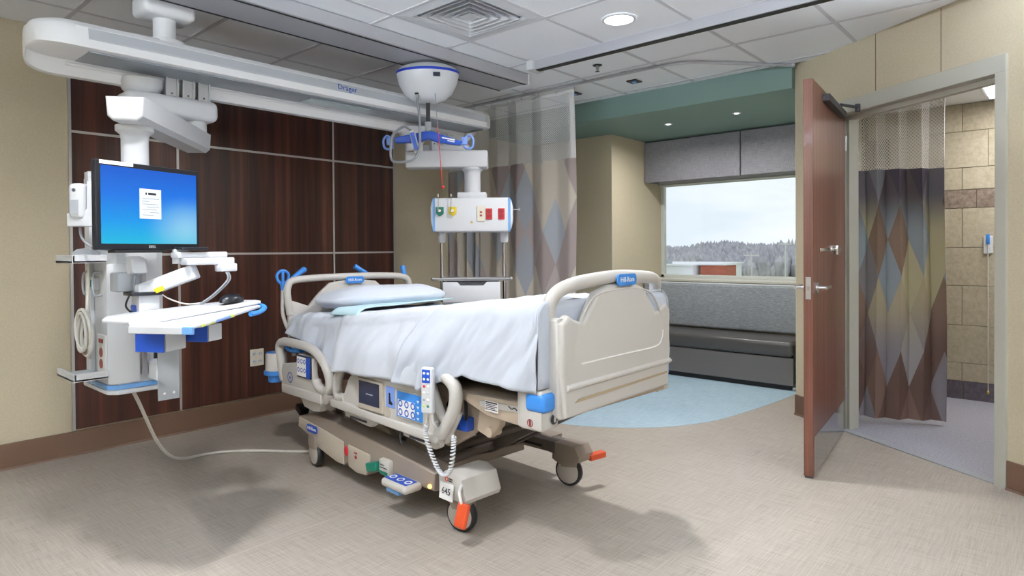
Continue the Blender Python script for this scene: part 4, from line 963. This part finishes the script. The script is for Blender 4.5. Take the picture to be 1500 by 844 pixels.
# --- headboard
HY = 1.08
hd = bb()
hb = [(-.45, .72), (-.455, .93), (-.43, .945), (-.32, .905), (-.24, .99), (-.17, 1.045), (-.05, 1.06), (.05, 1.06), (.17, 1.045), (.24, .99), (.32, .905), (.43, .945), (.455, .93), (.45, .72)]
hd.prism(hb, HY-.012, HY+.018, 'y', .008, 3); ho = hd.build('headboard', 'bed_plastic', bed)
b = bb(); b.tube(spline([(-.44, HY, .86), (-.458, HY, .98), (-.452, HY, 1.035), (-.42, HY, 1.068), (-.30, HY, 1.078), (-.1, HY, 1.082), (.15, HY, 1.08), (.34, HY, 1.072), (.42, HY, 1.056), (.448, HY, 1.03), (.455, HY, .98), (.44, HY, .86)], 5), .022, 12); b.build('headboard_rim', 'bed_plastic', ho)
badge(FR(BM @ Vector((.0, HY-.024, 1.058)), BM.to_3x3() @ Vector((1, 0, 0)), (0, 0, 1)), .135, .045, 'Hill-Rom', ho, 'blue')
for (p, q) in (((-.41, 1.12, 1.075), (-.30, 1.16, 1.135)), ((.17, 1.13, 1.075), (.06, 1.16, 1.145)), ((.445, 1.11, 1.03), (.435, 1.13, 1.14))):
    b = bb(); b.cyl(p, q, .014, .019, 16, .004); b.build('push_handle', 'blue', bed)
b = bb(); b.tube(spline([(-.475, 1.10, 1.04), (-.478, 1.10, .96), (-.478, 1.10, .87), (-.455, 1.10, .79), (-.42, 1.10, .72), (-.41, 1.10, .60)], 6), .011, 10); b.build('hook_pole', 'bed_plastic', bed)
b = bb(); b.tube(spline([(-.475, 1.10, 1.05), (-.505, 1.10, 1.07), (-.512, 1.10, 1.105), (-.49, 1.10, 1.128), (-.46, 1.10, 1.128), (-.438, 1.10, 1.105), (-.445, 1.10, 1.07)], 5, True), .009, 8, True); b.cyl((-.475, 1.10, 1.035), (-.475, 1.10, 1.125), .009, n=10); b.cyl((-.475, 1.10, 1.01), (-.475, 1.10, 1.06), .012, .018, 12); b.build('iv_hook', 'blue', bed)
# head bumper roller
b = bb(); b.lathe([(0, .63), (.055, .628), (.062, .62), (.064, .52)], 28, T(-.50, 1.15, 0)); bo_ = b.build('bumper_roller', 'bed_plastic', bed)
b = bb(); b.lathe([(.064, .52), (.072, .518), (.072, .495), (.05, .49)], 28, T(-.50, 1.15, 0)); b.lathe([(.048, .49), (.046, .45), (0, .445)], 28, T(-.50, 1.15, 0)); b.lathe([(.03, .631), (.05, .632), (.058, .629)], 28, T(-.50, 1.15, 0)); b.build('bumper_ring', 'blue', bo_)
b = bb(); b.tube(spline([(-.47, 1.06, .70), (-.47, 1.06, .66), (-.45, 1.03, .645), (-.44, .98, .65)], 4), .014, 10); b.box(-.46, -.36, .93, 1.0, .64, .675, .01); b.build('bumper_arm', 'blue', bed)

# --- side rails (left pair)
RX = -.50
def rail(poly, name, x0=RX-.018, x1=RX+.02, m='bed_plastic', bev=.008): b = bb(); b.prism(poly, x0, x1, 'x', bev, 3); return b.build(name, m, bed)
# head rail
hr = rail([(1.03, .405), (.56, .408), (.555, .455), (.52, .475), (.64, .50), (.665, .56), (.66, .645), (.83, .655), (.86, .60), (1.03, .575), (1.06, .50)], 'head_side_rail')
b = bb(); b.tube(spline([(1.04, RX, .0)] and [(RX, 1.045, .47), (RX, 1.075, .56), (RX, 1.10, .65), (RX, 1.085, .69), (RX, 1.03, .705), (RX, .93, .707), (RX, .84, .706), (RX, .74, .70), (RX, .66, .684), (RX, .585, .65), (RX, .53, .60), (RX, .50, .545), (RX, .505, .495), (RX, .555, .475), (RX, .62, .49), (RX, .65, .52)], 5), .026, 12); b.build('rail_grip', 'bed_plastic', hr)
rail([(1.03, .455), (.56, .46), (.56, .405), (1.03, .403)], 'rail_ledge', RX-.026, RX-.01).parent = bed
b = bb(); b.box(RX-.028, RX-.016, .665, .83, .525, .655, .006); cp = b.build('head_control_panel', 'screen_dark', hr, 0)
def sM(y, z, x): return sideM(y, z, x)
B(sM(.745, .59, RX-.0285)).box(-.076, .03, -.055, .055, 0, .001, .0).build('control_sheet', 'label_white', cp, 0)
B(sM(.745, .59, RX-.0285)).box(.03, .076, -.06, .058, 0, .0011).build('control_sheet_blue', 'blue_deep', cp, 0)
for k in range(6):
    b = B(sM(.745, .59, RX-.0297)); b.lathe([(.008, 0), (.011, .0006), (.014, 0)], 12, T(-.058+.036*(k % 3), .03-.05*(k//3), 0)); b.build('key', 'blue_deep', cp)
b = B(sM(.93, .505, RX-.019)); b.lathe([(.026, 0), (.029, .001), (.032, 0)], 20); b.cyl((0, 0, 0), (0, 0, .001), .008, n=10); b.build('rail_emblem', 'blue_deep', hr)
b = bb(); b.prism([(.86, .41), (.60, .41), (.62, .35), (.70, .34), (.80, .35)], RX+.0, RX+.04, 'x', .008); b.build('rail_hinge', 'bed_plastic', bed)
b = bb(); b.cyl((RX-.02, .515, .44), (RX+.04, .515, .44), .028); b.build('rail_pivot', 'caster_disc', bed)
# foot rail
fr_ = rail([(.455, .415), (-.455, .398), (-.468, .455), (-.42, .49), (-.41, .60), (-.40, .665), (.10, .67), (.21, .645), (.28, .59), (.33, .50), (.40, .475), (.455, .455)], 'foot_side_rail')
rail([(.455, .415), (-.455, .398), (-.468, .44), (.20, .455), (.26, .465), (.455, .452)], 'rail_ledge', RX-.028, RX-.01)
b = bb(); b.tube(spline([(RX, .33, .475), (RX, .40, .47), (RX, .425, .51), (RX, .41, .575), (RX, .36, .64), (RX, .29, .68), (RX, .20, .69)], 5), .026, 12); b.build('rail_grip', 'bed_plastic', fr_)
b = bb(); b.tube(spline([(RX, -.36, .69), (RX, -.43, .705), (RX, -.50, .697), (RX, -.55, .665), (RX, -.56, .62), (RX, -.545, .56), (RX, -.51, .50), (RX, -.475, .455), (RX, -.445, .44)], 5), .030, 12); b.build('rail_grip', 'bed_plastic', fr_)
b = bb(); b.tube(spline([(RX, -.385, .67), (RX, -.42, .60), (RX, -.455, .54), (RX, -.495, .50)], 5), .022, 10); b.build('rail_grip_brace', 'bed_plastic', fr_)
b = bb(); b.box(RX-.032, RX-.014, -.05, .172, .458, .612, .006); sc_ = b.build('touch_display', 'bed_plastic_dark', fr_, 0)
B(sM(.061, .542, RX-.0325)).box(-.095, .085, -.056, .058, 0, .001).build('display_glass', 'screen_dark', sc_, 0)
B(sM(.061, .54, RX-.0337)).box(-.03, .03, -.003, .003, 0, .0003).build('display_text', 'mid_grey', sc_, 0)
b = bb(); b.cyl((RX-.02, -.07, .475), (RX-.012, -.07, .475), .03); b.build('display_knob', 'bed_plastic_dark', fr_)
B(sM(-.10, .55, RX-.0195)).box(-.036, .036, -.05, .05, 0, .001).build('instruction_label', 'blue_light', fr_, 0)
B(sM(-.10, .54, RX-.0207)).prism([(-.012, .03), (.0, .03), (.004, -.005), (.02, -.018), (.016, -.026), (-.012, -.024)], 0, .0004).build('label_figure', 'ink', fr_, 0)
b = bb(); b.box(RX-.030, RX-.014, -.40, -.158, .468, .602, .006); c2 = b.build('foot_control_panel', 'bed_plastic_dark', fr_, 0)
B(sM(-.278, .537, RX-.0305)).box(-.108, .09, -.06, .058, 0, .001).build('control_sheet_blue', 'blue', c2, 0)
B(sM(-.278, .537, RX-.0316)).box(-.10, .03, -.055, .02, 0, .0005).build('control_sheet', 'label_white', c2, 0)
for k in range(6):
    b = B(sM(-.278, .537, RX-.0322)); b.lathe([(.010, 0), (.0135, .0006), (.017, 0)], 14, T(-.08+.048*(k % 3), .003-.04*(k//3), 0)); b.build('key', 'blue_deep', c2)
for k in range(4): B(sM(-.278, .537, RX-.0318)).prism([(.045, .035-k*.026), (.055, .022-k*.026), (.065, .035-k*.026)], 0, .0005).build('arrow_mark', 'label_white', c2, 0)
for y0 in (.37, -.15):
    b = bb(); b.prism([(y0, .42), (y0-.30, .42), (y0-.29, .375), (y0-.26, .36), (y0-.22, .36), (y0-.10, .37), (y0-.02, .375)], RX+.002, RX+.035, 'x', .008); o = b.build('rail_hinge', 'bed_plastic', bed)
    B(sM(y0-.15, .382, RX+.0015)).box(-.08, .08, -.006, .006, 0, .001).build('hinge_slot', 'dark_grey', o, 0)
b = bb(); b.tube(spline([(RX+.02, -.13, .40), (RX+.01, -.135, .36), (RX+.015, -.14, .33)], 4), .005, 8); b.build('hook', 'dark_grey', bed)
b = bb(); b.tube(spline([(RX+.03, -.46, .40), (RX+.02, -.50, .45), (RX+.015, -.55, .52), (RX+.015, -.565, .55)], 4), .016, 10, flat=.6); b.build('rail_release_lever', 'bed_plastic', bed)
# --- footboard (squared to the room) and corner brackets
fbm = I()
FX0, FX1, FY = 1.957, 2.772, 1.45
def fx(t): return FX0+(FX1-FX0)*t
outl = [(fx(0), .60), (fx(-.03), .80), (fx(-.03), .965), (fx(.03), .995), (fx(.08), .975), (fx(.15), .96), (fx(.21), 1.02), (fx(.27), 1.075), (fx(.38), 1.10), (fx(.5), 1.105), (fx(.62), 1.10), (fx(.73), 1.075), (fx(.79), 1.02), (fx(.85), .96), (fx(.92), .975), (fx(.97), .995), (fx(1.02), .965), (fx(1.02), .80), (fx(1), .60)]
b = B(); b.prism(outl, FY, FY+.05, 'y', .018, 4); fo = b.build('footboard', 'bed_plastic', bed)
b = B(); b.tube(spline([(fx(-.010), FY+.080, .92), (fx(-.012), FY+.080, 1.0), (fx(-.004), FY+.072, 1.05), (fx(.03), FY+.058, 1.085), (fx(.09), FY+.04, 1.106), (fx(.2), FY+.03, 1.12), (fx(.5), FY+.03, 1.132), (fx(.8), FY+.03, 1.12), (fx(.91), FY+.04, 1.106), (fx(.97), FY+.058, 1.085), (fx(.998), FY+.072, 1.05), (fx(1.005), FY+.08, 1.0), (fx(1.003), FY+.08, .92)], 5), .028, 14); b.build('footboard_rim', 'bed_plastic', fo)
badge(FR((fx(.52), FY-.004, 1.118), (1, 0, 0), (0, 0, 1)), .15, .05, 'Hill-Rom', fo, 'blue', .008)
# wrapped left side, recessed panel line, ridge and groove
b = B(); b.prism([(FY+.02, .60), (FY+.15, .625), (FY+.155, .80), (FY+.148, .90), (FY+.125, .965), (FY+.095, .99), (FY+.02, .985)], fx(-.035), fx(.02), 'x', .014, 3); b.build('footboard_wing', 'bed_plastic', fo)
b = B(); b.prism([(FY+.02, .60), (FY+.15, .625), (FY+.155, .80), (FY+.148, .90), (FY+.125, .965), (FY+.095, .99), (FY+.02, .985)], fx(.97), fx(1.02), 'x', .012, 3); b.build('footboard_wing', 'bed_plastic', fo)
b = B(); b.tube(spline([(fx(.12), FY+.002, .80), (fx(.5), FY+.002, .80), (fx(.84), FY+.002, .80), (fx(.915), FY+.002, .83), (fx(.93), FY+.002, .87)], 6), .004, 6); b.build('panel_line', 'label_white', fo)
b = B(); b.tube(spline([(fx(.06), FY+.003, .80), (fx(.09), FY+.003, .92), (fx(.17), FY+.003, 1.02), (fx(.27), FY+.003, 1.065), (fx(.5), FY+.003, 1.08), (fx(.73), FY+.003, 1.065), (fx(.84), FY+.003, 1.02), (fx(.92), FY+.003, .92), (fx(.94), FY+.003, .82)], 6), .0045, 6); b.build('panel_line', 'bed_plastic', fo)
b = B(); b.prism([(FY+.005, .70), (FY-.012, .715), (FY-.012, .722), (FY+.005, .735)], fx(.0), fx(1.01), 'x', .003); b.build('bumper_ridge', 'bed_plastic', fo)
b = B(); b.prism([(fx(.06), .655), (fx(.97), .662), (fx(.97), .672), (fx(.10), .668)], FY-.003, FY+.004, 'y'); b.build('groove', 'bed_groove', fo, 0)
for sx, x in ((-1, 1.91), (1, 2.80)):
    b = B(); b.prism([(x-.045, 1.50), (x+.055, 1.50), (x+.055, 1.63), (x-.03, 1.63), (x-.045, 1.60)], .56, .715, 'z', .012, 3); br = b.build('corner_bracket', 'bed_plastic', bed)
    b = B(); b.box(x-.052 if sx < 0 else x-.03, x+.03 if sx < 0 else x+.052, 1.485, 1.58, .632, .705, .018, 4); b.build('corner_bumper', 'blue', br)
b = B(FR((1.935, 1.495, .60), (1, 0, 0), (0, 0, 1))); b.lathe([(0, .004), (.017, .004), (.020, 0)], 20); lk = b.build('lock_dial', 'ink', bed)
B(FR((1.935, 1.490, .60), (1, 0, 0), (0, 0, 1))).box(-.006, .006, -.01, .01, 0, .001).build('lock_mark', 'pale_grey', lk, 0)
B(FR((1.863, 1.555, .59), (0, -1, 0), (0, 0, 1))).lathe([(.012, 0), (.0135, .001), (.015, 0)], 18).box(-.004, .004, -.01, .01, 0, .001).build('pinch_sign', 'red_dark', bed, 0)

# remote pendant on the foot rail
rm = thing('pendant_remote', 'white pendant remote with blue keys hooked over the side rail', 'remote', tuple(BM @ Vector((-.578, -.468, .55))), TH)
rb_ = FR(BM @ Vector((-.578, -.468, .648)), BM.to_3x3() @ Vector((.30, -1, 0)), BM.to_3x3() @ Vector((.0, .05, 1))) @ Matrix.Diagonal((.84, .74, 1, 1))
b = B(rb_); b.box(-.037, .037, -.135, .135, -.014, .014, .013, 4); ro = b.build('remote_body', 'white_plastic', rm)
B(rb_).box(-.026, .024, .045, .122, .0135, .0155, .001).build('blue_keypad', 'blue_deep', ro, 0)
for k in range(4):
    b = B(rb_); b.lathe([(0, .018), (.006, .017), (.008, .0155)], 10, T(-.013+.024*(k % 2), .10-.034*(k//2), 0)); b.build('key', 'label_white', ro)
B(rb_).box(-.026, .024, -.118, .043, .0135, .0150, .001).build('lower_keypad', 'pale_grey', ro, 0)
for k in range(8):
    b = B(rb_); b.lathe([(0, .0175), (.006, .0165), (.0085, .015)], 10, T(-.013+.024*(k % 2), .025-.038*(k//2), 0)); b.build('key', ['red', 'label_white', 'label_white', 'pale_grey', 'mid_grey', 'label_white', 'lime', 'green'][k], ro)
# coil cord
cp_ = spline([(-.575, -.465, .55), (-.565, -.44, .50), (-.56, -.425, .44), (-.555, -.458, .366), (-.555, -.508, .306), (-.555, -.55, .295), (-.555, -.586, .328), (-.55, -.60, .42), (-.54, -.59, .47)], 40)
pts = []
for k, p in enumerate(cp_):
    a = k*.95; fade = 1 if 45 < k < len(cp_)-5 else .15
    pts.append((p.x+.0085*fade*math.cos(a), p.y+.0085*fade*math.sin(a), p.z))
b = B(BM); b.tube(pts, .0042, 6); b.build('coil_cord', 'white_plastic', rm, 60)

# ================================================================== BENCH SOFA
sf = thing('window_bench', 'grey upholstered window bench with vinyl seat under the window', 'bench', (6.05, 2.65, 0))
YA, YZ = 1.832, 3.54
B().box(5.78, 6.25, YA+.03, YZ, 0, .05).build('toe_kick', 'black', sf, 0)
B().box(5.755, 6.25, YA, YZ, .045, .285, .006).build('base_front', 'sofa_base', sf, 0)
def cush(x0, x1, y0, y1, z0, z1, bev, name, m, puff=0):
    b = B(); b.box(x0, x1, y0, y1, z0, z1, bev, 5); return b.build(name, m, sf, 60)
cush(5.735, 6.24, YA, YZ, .290, .430, .04, 'seat_cushion', 'sofa_vinyl')
cush(6.19, 6.275, YA+.01, YZ, .44, .885, .025, 'back_cushion', 'sofa_weave')
B().box(6.2, 6.26, YA, YZ+.01, .882, .894, .004).build('back_top_trim', 'pale_grey', sf, 0)
b = B(); b.cyl((5.79, YA+.012, .02), (5.79, YA-.012, .02), .02); b.build('caster', 'steel', sf)
B().box(5.76, 6.2, YA-.006, YA+.001, .06, .40).build('end_panel', 'black', sf, 0)

# ================================================================== DOOR
HA = math.radians(185.9)
hinge = (4.742, 1.195, 0)
do = thing('door_1', 'open reddish brown wooden door with steel kick plate', 'door', hinge, HA, kind='structure'); del do['category']
D = W[do]    # x along door from hinge, +y toward camera
B(D).box(.0, 1.105, -.024, .024, .012, 2.155, .002).build('door_leaf', 'wood_door', do, 0)
B(D).box(.015, 1.085, .024, .0265, .018, .225, .0008, 1).build('kick_plate', 'kick_steel', do, 0)
B(D).box(.015, 1.085, -.0265, -.024, .018, .225, .0008, 1).build('kick_plate', 'kick_steel', do, 0)
B(D).box(1.1045, 1.1065, -.013, .013, .97, 1.09).build('latch_plate', 'steel', do, 0)
B(D).box(1.106, 1.115, -.006, .006, 1.02, 1.04, .001).build('latch_bolt', 'chrome', do, 0)
def lever(sy):
    b = B(D); b.cyl((1.03, sy*.024, 1.03), (1.03, sy*.036, 1.03), .032).cyl((1.03, sy*.036, 1.03), (1.03, sy*.075, 1.03), .011)
    b.tube(spline([(1.03, sy*.075, 1.03), (.99, sy*.078, 1.031), (.93, sy*.078, 1.031), (.90, sy*.07, 1.03)], 4), .010, 10); b.build('lever_handle', 'chrome', do)
lever(1); lever(-1)
b = B(D); b.box(.35, .92, .024, .030, 1.225, 1.245, .002).box(.40, .46, .024, .05, 1.205, 1.262, .004).box(.30, .40, .03, .045, 1.222, 1.248, .004); b.build('arm_pull', 'chrome', do)
b = B(D); b.box(.20, .82, .024, .062, 2.085, 2.125, .003); b.build('closer_track', 'dark_grey', do, 0)
pe = D.inverted() @ (DM @ Vector((.62, -.03, 2.20)))
b = B(D); b.cyl((.42, .06, 2.13), (pe.x, pe.y, 2.16), .010, n=10); b.cyl((pe.x, pe.y, 2.13), (pe.x, pe.y, 2.18), .016); b.build('closer_arm', 'dark_grey', do)
for z in (.25, 1.1, 1.95):
    b = B(D); b.cyl((-.008, .026, z-.05), (-.008, .026, z+.05), .008, n=10); b.build('hinge_knuckle', 'steel', do)
B(D).box(1.06, 1.10, -.02, .02, .0015, .0135).build('floor_sweep', 'dark_grey', do, 0)

# ================================================================== CURTAINS
def curtain(t, path, z0, z1, zt, fab, net='netting', nz=26):
    """path: list of plan points; fabric z0..z1, netting z1..zt"""
    P_ = [Vector((p[0], p[1], 0)) for p in path]; acc = [0]
    for a, c in zip(P_, P_[1:]): acc.append(acc[-1]+(c-a).length)
    n = len(P_)-1
    def at(u, amp): i = min(int(round(u*n)), n); return P_[i], acc[i]
    def sway(p, z): return Vector((p.x+.006*math.sin(z*3+p.y*7), p.y+.008*math.sin(z*2.2+p.x*9), z))
    def ff(u, v): p, _ = at(u, 1); return sway(p, z0+(z1-z0)*v)
    def fu(u, v): p, s = at(u, 1); return (s, z0+(z1-z0)*v)
    b = B(); b.surf(ff, n, nz, fu); b.build('curtain_fabric', fab, t, 70)
    def nf(u, v): p, _ = at(u, 1); return sway(p, z1+(zt-z1)*v)
    def nu(u, v): p, s = at(u, 1); return (s, z1+(zt-z1)*v)
    b = B(); b.surf(nf, n, 8, nu); b.build('netting', net, t, 70)
    def tf(u, v): p, _ = at(u, 1); return sway(p, zt+.025*v)
    b = B(); b.surf(tf, n, 1); b.build('heading_tape', 'netting_band', t, 70)
    for e in (0, n-3):
        def ef(u, v, e=e): p = P_[min(n, e+int(round(u*3)))]; q = sway(p, z1+(zt-z1)*v); return q
        b = B(); b.surf(ef, 3, 8); o = b.build('side_hem', 'netting_band', t, 70); md = o.modifiers.new('thickness', 'SOLIDIFY'); md.thickness = .003; md.offset = 0
    k = max(1, n//9)
    for i in range(0, n, k):
        p = sway(P_[i], zt+.025); b = B(); b.tube([(p.x, p.y, zt+.01), (p.x, p.y, zt+.045)], .003, 6); b.build('hook', 'steel', t)
def folds(pts, wl, amp, step, seedv=0):
    S = spline([(p[0], p[1], 0) for p in pts], 24); L_ = 0; out = []
    acc = [0]
    for a, c in zip(S, S[1:]): acc.append(acc[-1]+(c-a).length)
    tot = acc[-1]; n = int(tot/step); j = 0
    for i in range(n+1):
        s = tot*i/n
        while j < len(S)-2 and acc[j+1] < s: j += 1
        q = (s-acc[j])/max(1e-6, acc[j+1]-acc[j]); p = S[j].lerp(S[j+1], q); d = (S[j+1]-S[j]).normalized(); nn = Vector((-d.y, d.x, 0))
        ph = 2*PI*s/wl+1.4*noise.noise((s*2.3, seedv, 0)); a = amp*(.7+.6*noise.noise((s*3+9, seedv, 1)))
        out.append(p+nn*a*math.sin(ph)+d*a*.35*math.sin(2*ph))
    return out
cu = thing('privacy_curtain', 'taupe diamond patterned privacy curtain with netting top beside the bed', 'curtain', (4.28, 3.7, .3))
curtain(cu, folds([(4.30, 3.085), (4.27, 3.5), (4.28, 3.9), (4.27, 4.15)], .26, .030, .012, 3)+folds([(4.27, 4.165), (4.25, 4.4), (4.28, 4.60)], .11, .045, .009, 5), .32, 2.0, 2.535, 'curtain_room')
cu = thing('shower_curtain', 'brown and grey diamond patterned curtain with netting top inside the bathroom doorway', 'curtain', (5.15, .95, .05))
curtain(cu, folds([(5.09, 1.32), (5.10, 1.1), (5.16, .95), (5.26, .79), (5.33, .68)], .145, .042, .007, 8), .035, 1.795, 2.37, 'curtain_bath', 'netting_bath')
bt = thing('shower_curtain_track', 'slim curtain track on the bathroom ceiling', 'curtain track', (5.2, .9, 2.45))
B().tube(spline([(5.10, 1.36, 2.395), (5.12, 1.1, 2.395), (5.17, .95, 2.395), (5.27, .79, 2.395), (5.45, .55, 2.395), (5.6, .2, 2.395), (5.62, -.6, 2.395)], 6), .010, 8).build('rail', 'rail_alu', bt)

# ================================================================== BATHROOM THINGS
bl = thing('bathroom_light', 'bright white ceiling light fixture inside the bathroom', 'light', (5.75, .1, 2.40))
B().box(5.38, 6.10, -.5, .50, 2.372, 2.398, .01).build('diffuser', 'bath_lens', bl, 0)
B().box(5.36, 6.12, -.52, .52, 2.390, 2.4045, .003).build('housing', 'white_plastic', bl, 0)
ld = bpy.data.lights.new('bathroom_lamp', 'AREA'); ld.shape = 'RECTANGLE'; ld.size = .66; ld.size_y = .9; ld.energy = BATH_W; ld.color = (1, .98, .97)
lo = bpy.data.objects.new('bathroom_lamp', ld); COL.objects.link(lo); lo.parent = bl; lo.location = (0, -.1, -.035)
cs = thing('call_station', 'white emergency call station with pull cord on the bathroom tile', 'call station', (6.32, .52, 1.26))
B().box(6.312, 6.328, .492, .552, 1.19, 1.33, .004).build('plate', 'white_plastic', cs, 0)
B().box(6.300, 6.313, .510, .534, 1.265, 1.345, .004).build('blue_switch', 'blue', cs)
B().box(6.309, 6.313, .508, .536, 1.225, 1.245).build('label', 'pale_grey', cs, 0)
B().tube([(6.306, .522, 1.27), (6.304, .520, .09)], .003, 6).build('pull_cord', 'cable_white', cs)
B().lathe([(0, .07), (.010, .075), (.012, .09), (.004, .10)], 12, T(6.304, .52, 0)).build('cord_weight', 'brass', cs)
# wall outlet on panelling
wo = thing('wall_outlet', 'pale quad outlet plate on the dark wood panelling', 'outlet', (2.333, HW-.02, .455))
B().box(2.28, 2.386, HW-.03, HW-.02, .392, .518, .003).build('cover_plate', 'outlet_ivory', wo, 0)
for x in (2.308, 2.358):
    for z in (.427, .483):
        b = B(); b.cyl((x, HW-.03, z), (x, HW-.033, z), .017, n=16); o = b.build('socket', 'pale_grey', wo)
        B().box(x-.007, x-.004, HW-.0335, HW-.0328, z-.004, z+.006).box(x+.004, x+.007, HW-.0335, HW-.0328, z-.004, z+.006).build('slots', 'ink', o, 0)

# ================================================================== OUTSIDE
gz = -9.0
tag(B().prism([(8, -300), (900, -600), (900, 900), (8, 400)], gz-.2, gz, 'z').build('ground', 'grass_far', smooth=0), 'pale winter grass seen through the window', 'ground', kind='stuff')
hb_ = thing('flat_roof_building', 'low white building with a flat roof seen through the window', 'building', (132, 85, gz))
B().box(120, 145, 57.5, 120, gz, -2.3).build('wall', 'roof_white', hb_, 0)
B().box(119.6, 145.4, 57.2, 120.4, -2.3, -2.0).build('roof_edge', 'roof_white', hb_, 0)
for y in (64, 69): B().box(122, 124, y, y+1, -2.0, -1.2).build('roof_vent', 'mid_grey', hb_, 0)
hb2 = thing('brick_building', 'red brick building block beside the white flat roof outside', 'building', (124.5, 54, gz))
B().box(122, 127, 51.5, 56.8, gz, -2.15).build('wall', 'brick_far', hb2, 0)
B().box(121.7, 127.3, 51.2, 57.1, -2.15, -1.9).build('roof_edge', 'roof_white', hb2, 0)
B().box(114, 121.5, 50.5, 60, gz, -4.6).build('lean_to', 'roof_white', hb2, 0)
hb3 = tag(B().box(118, 122, 47.4, 49.2, gz, -4.2).build('shed', 'roof_white', smooth=0), 'small white shed right of the brick building outside', 'shed')
for (x, y, h, l) in ((135, 53.0*.97, 9.0, 'pale lamp post standing right of the brick building outside'), (170, 56, 11.5, 'tall utility pole with crossbar at the right of the window view')):
    t = thing('utility_pole', l, 'pole', (x, y, gz)); B().cyl((x, y, gz), (x, y, gz+h), .22, .16, 8).build('post', 'pole_far', t); B().box(x-.1, x+.1, y-1.6, y+1.6, gz+h-.5, gz+h-.2).build('crossarm', 'pole_far', t, 0)
mnd = B(); mnd.surf(lambda u, v: (165+40*u, 30+34*v, gz+.02+3.6*math.sin(PI*u)*math.sin(PI*min(1, v*1.1))), 14, 14)
tag(mnd.build('grass_bank', 'grass_far'), 'low grassy bank outside at the right of the window', 'grass', kind='stuff')
tb = bmesh.new(); random.seed(3); tv, tf = [], []
q = bmesh.ops.create_icosphere(tb, subdivisions=1, radius=1); tb.verts.index_update()
base_v = [v_.co.copy() for v_ in tb.verts]; base_f = [[v_.index for v_ in f_.verts] for f_ in tb.faces]; tb.free()
shapes = [[c*(1+.4*noise.noise((c.x*2+k*7, c.y*2, c.z*2))) for c in base_v] for k in range(8)]
for k in range(5200):
    d = 205+270*random.random()**1.2; a = math.radians(14+24*random.random()); x, y = d*math.cos(a), d*math.sin(a)
    h = random.uniform(5, 10)*(.8+.5*noise.noise((a*14, d*.01, 0))); zb = gz+(d-205)*.022; r = random.uniform(.8, 1.9); n0 = len(tv)
    tv += [(x+c.x*r, y+c.y*r, zb+h*.5+c.z*h*.52) for c in random.choice(shapes)]; tf += [[n0+i_ for i_ in f_] for f_ in base_f]
tme = bpy.data.meshes.new('tree_line'); tme.from_pydata(tv, [], tf); tme.materials.append(MATS['tree_hazed'])
tbo = bpy.data.objects.new('tree_line', tme); COL.objects.link(tbo)
tag(tbo, 'grey, haze-paled bare winter trees along the horizon outside', 'trees', kind='stuff')
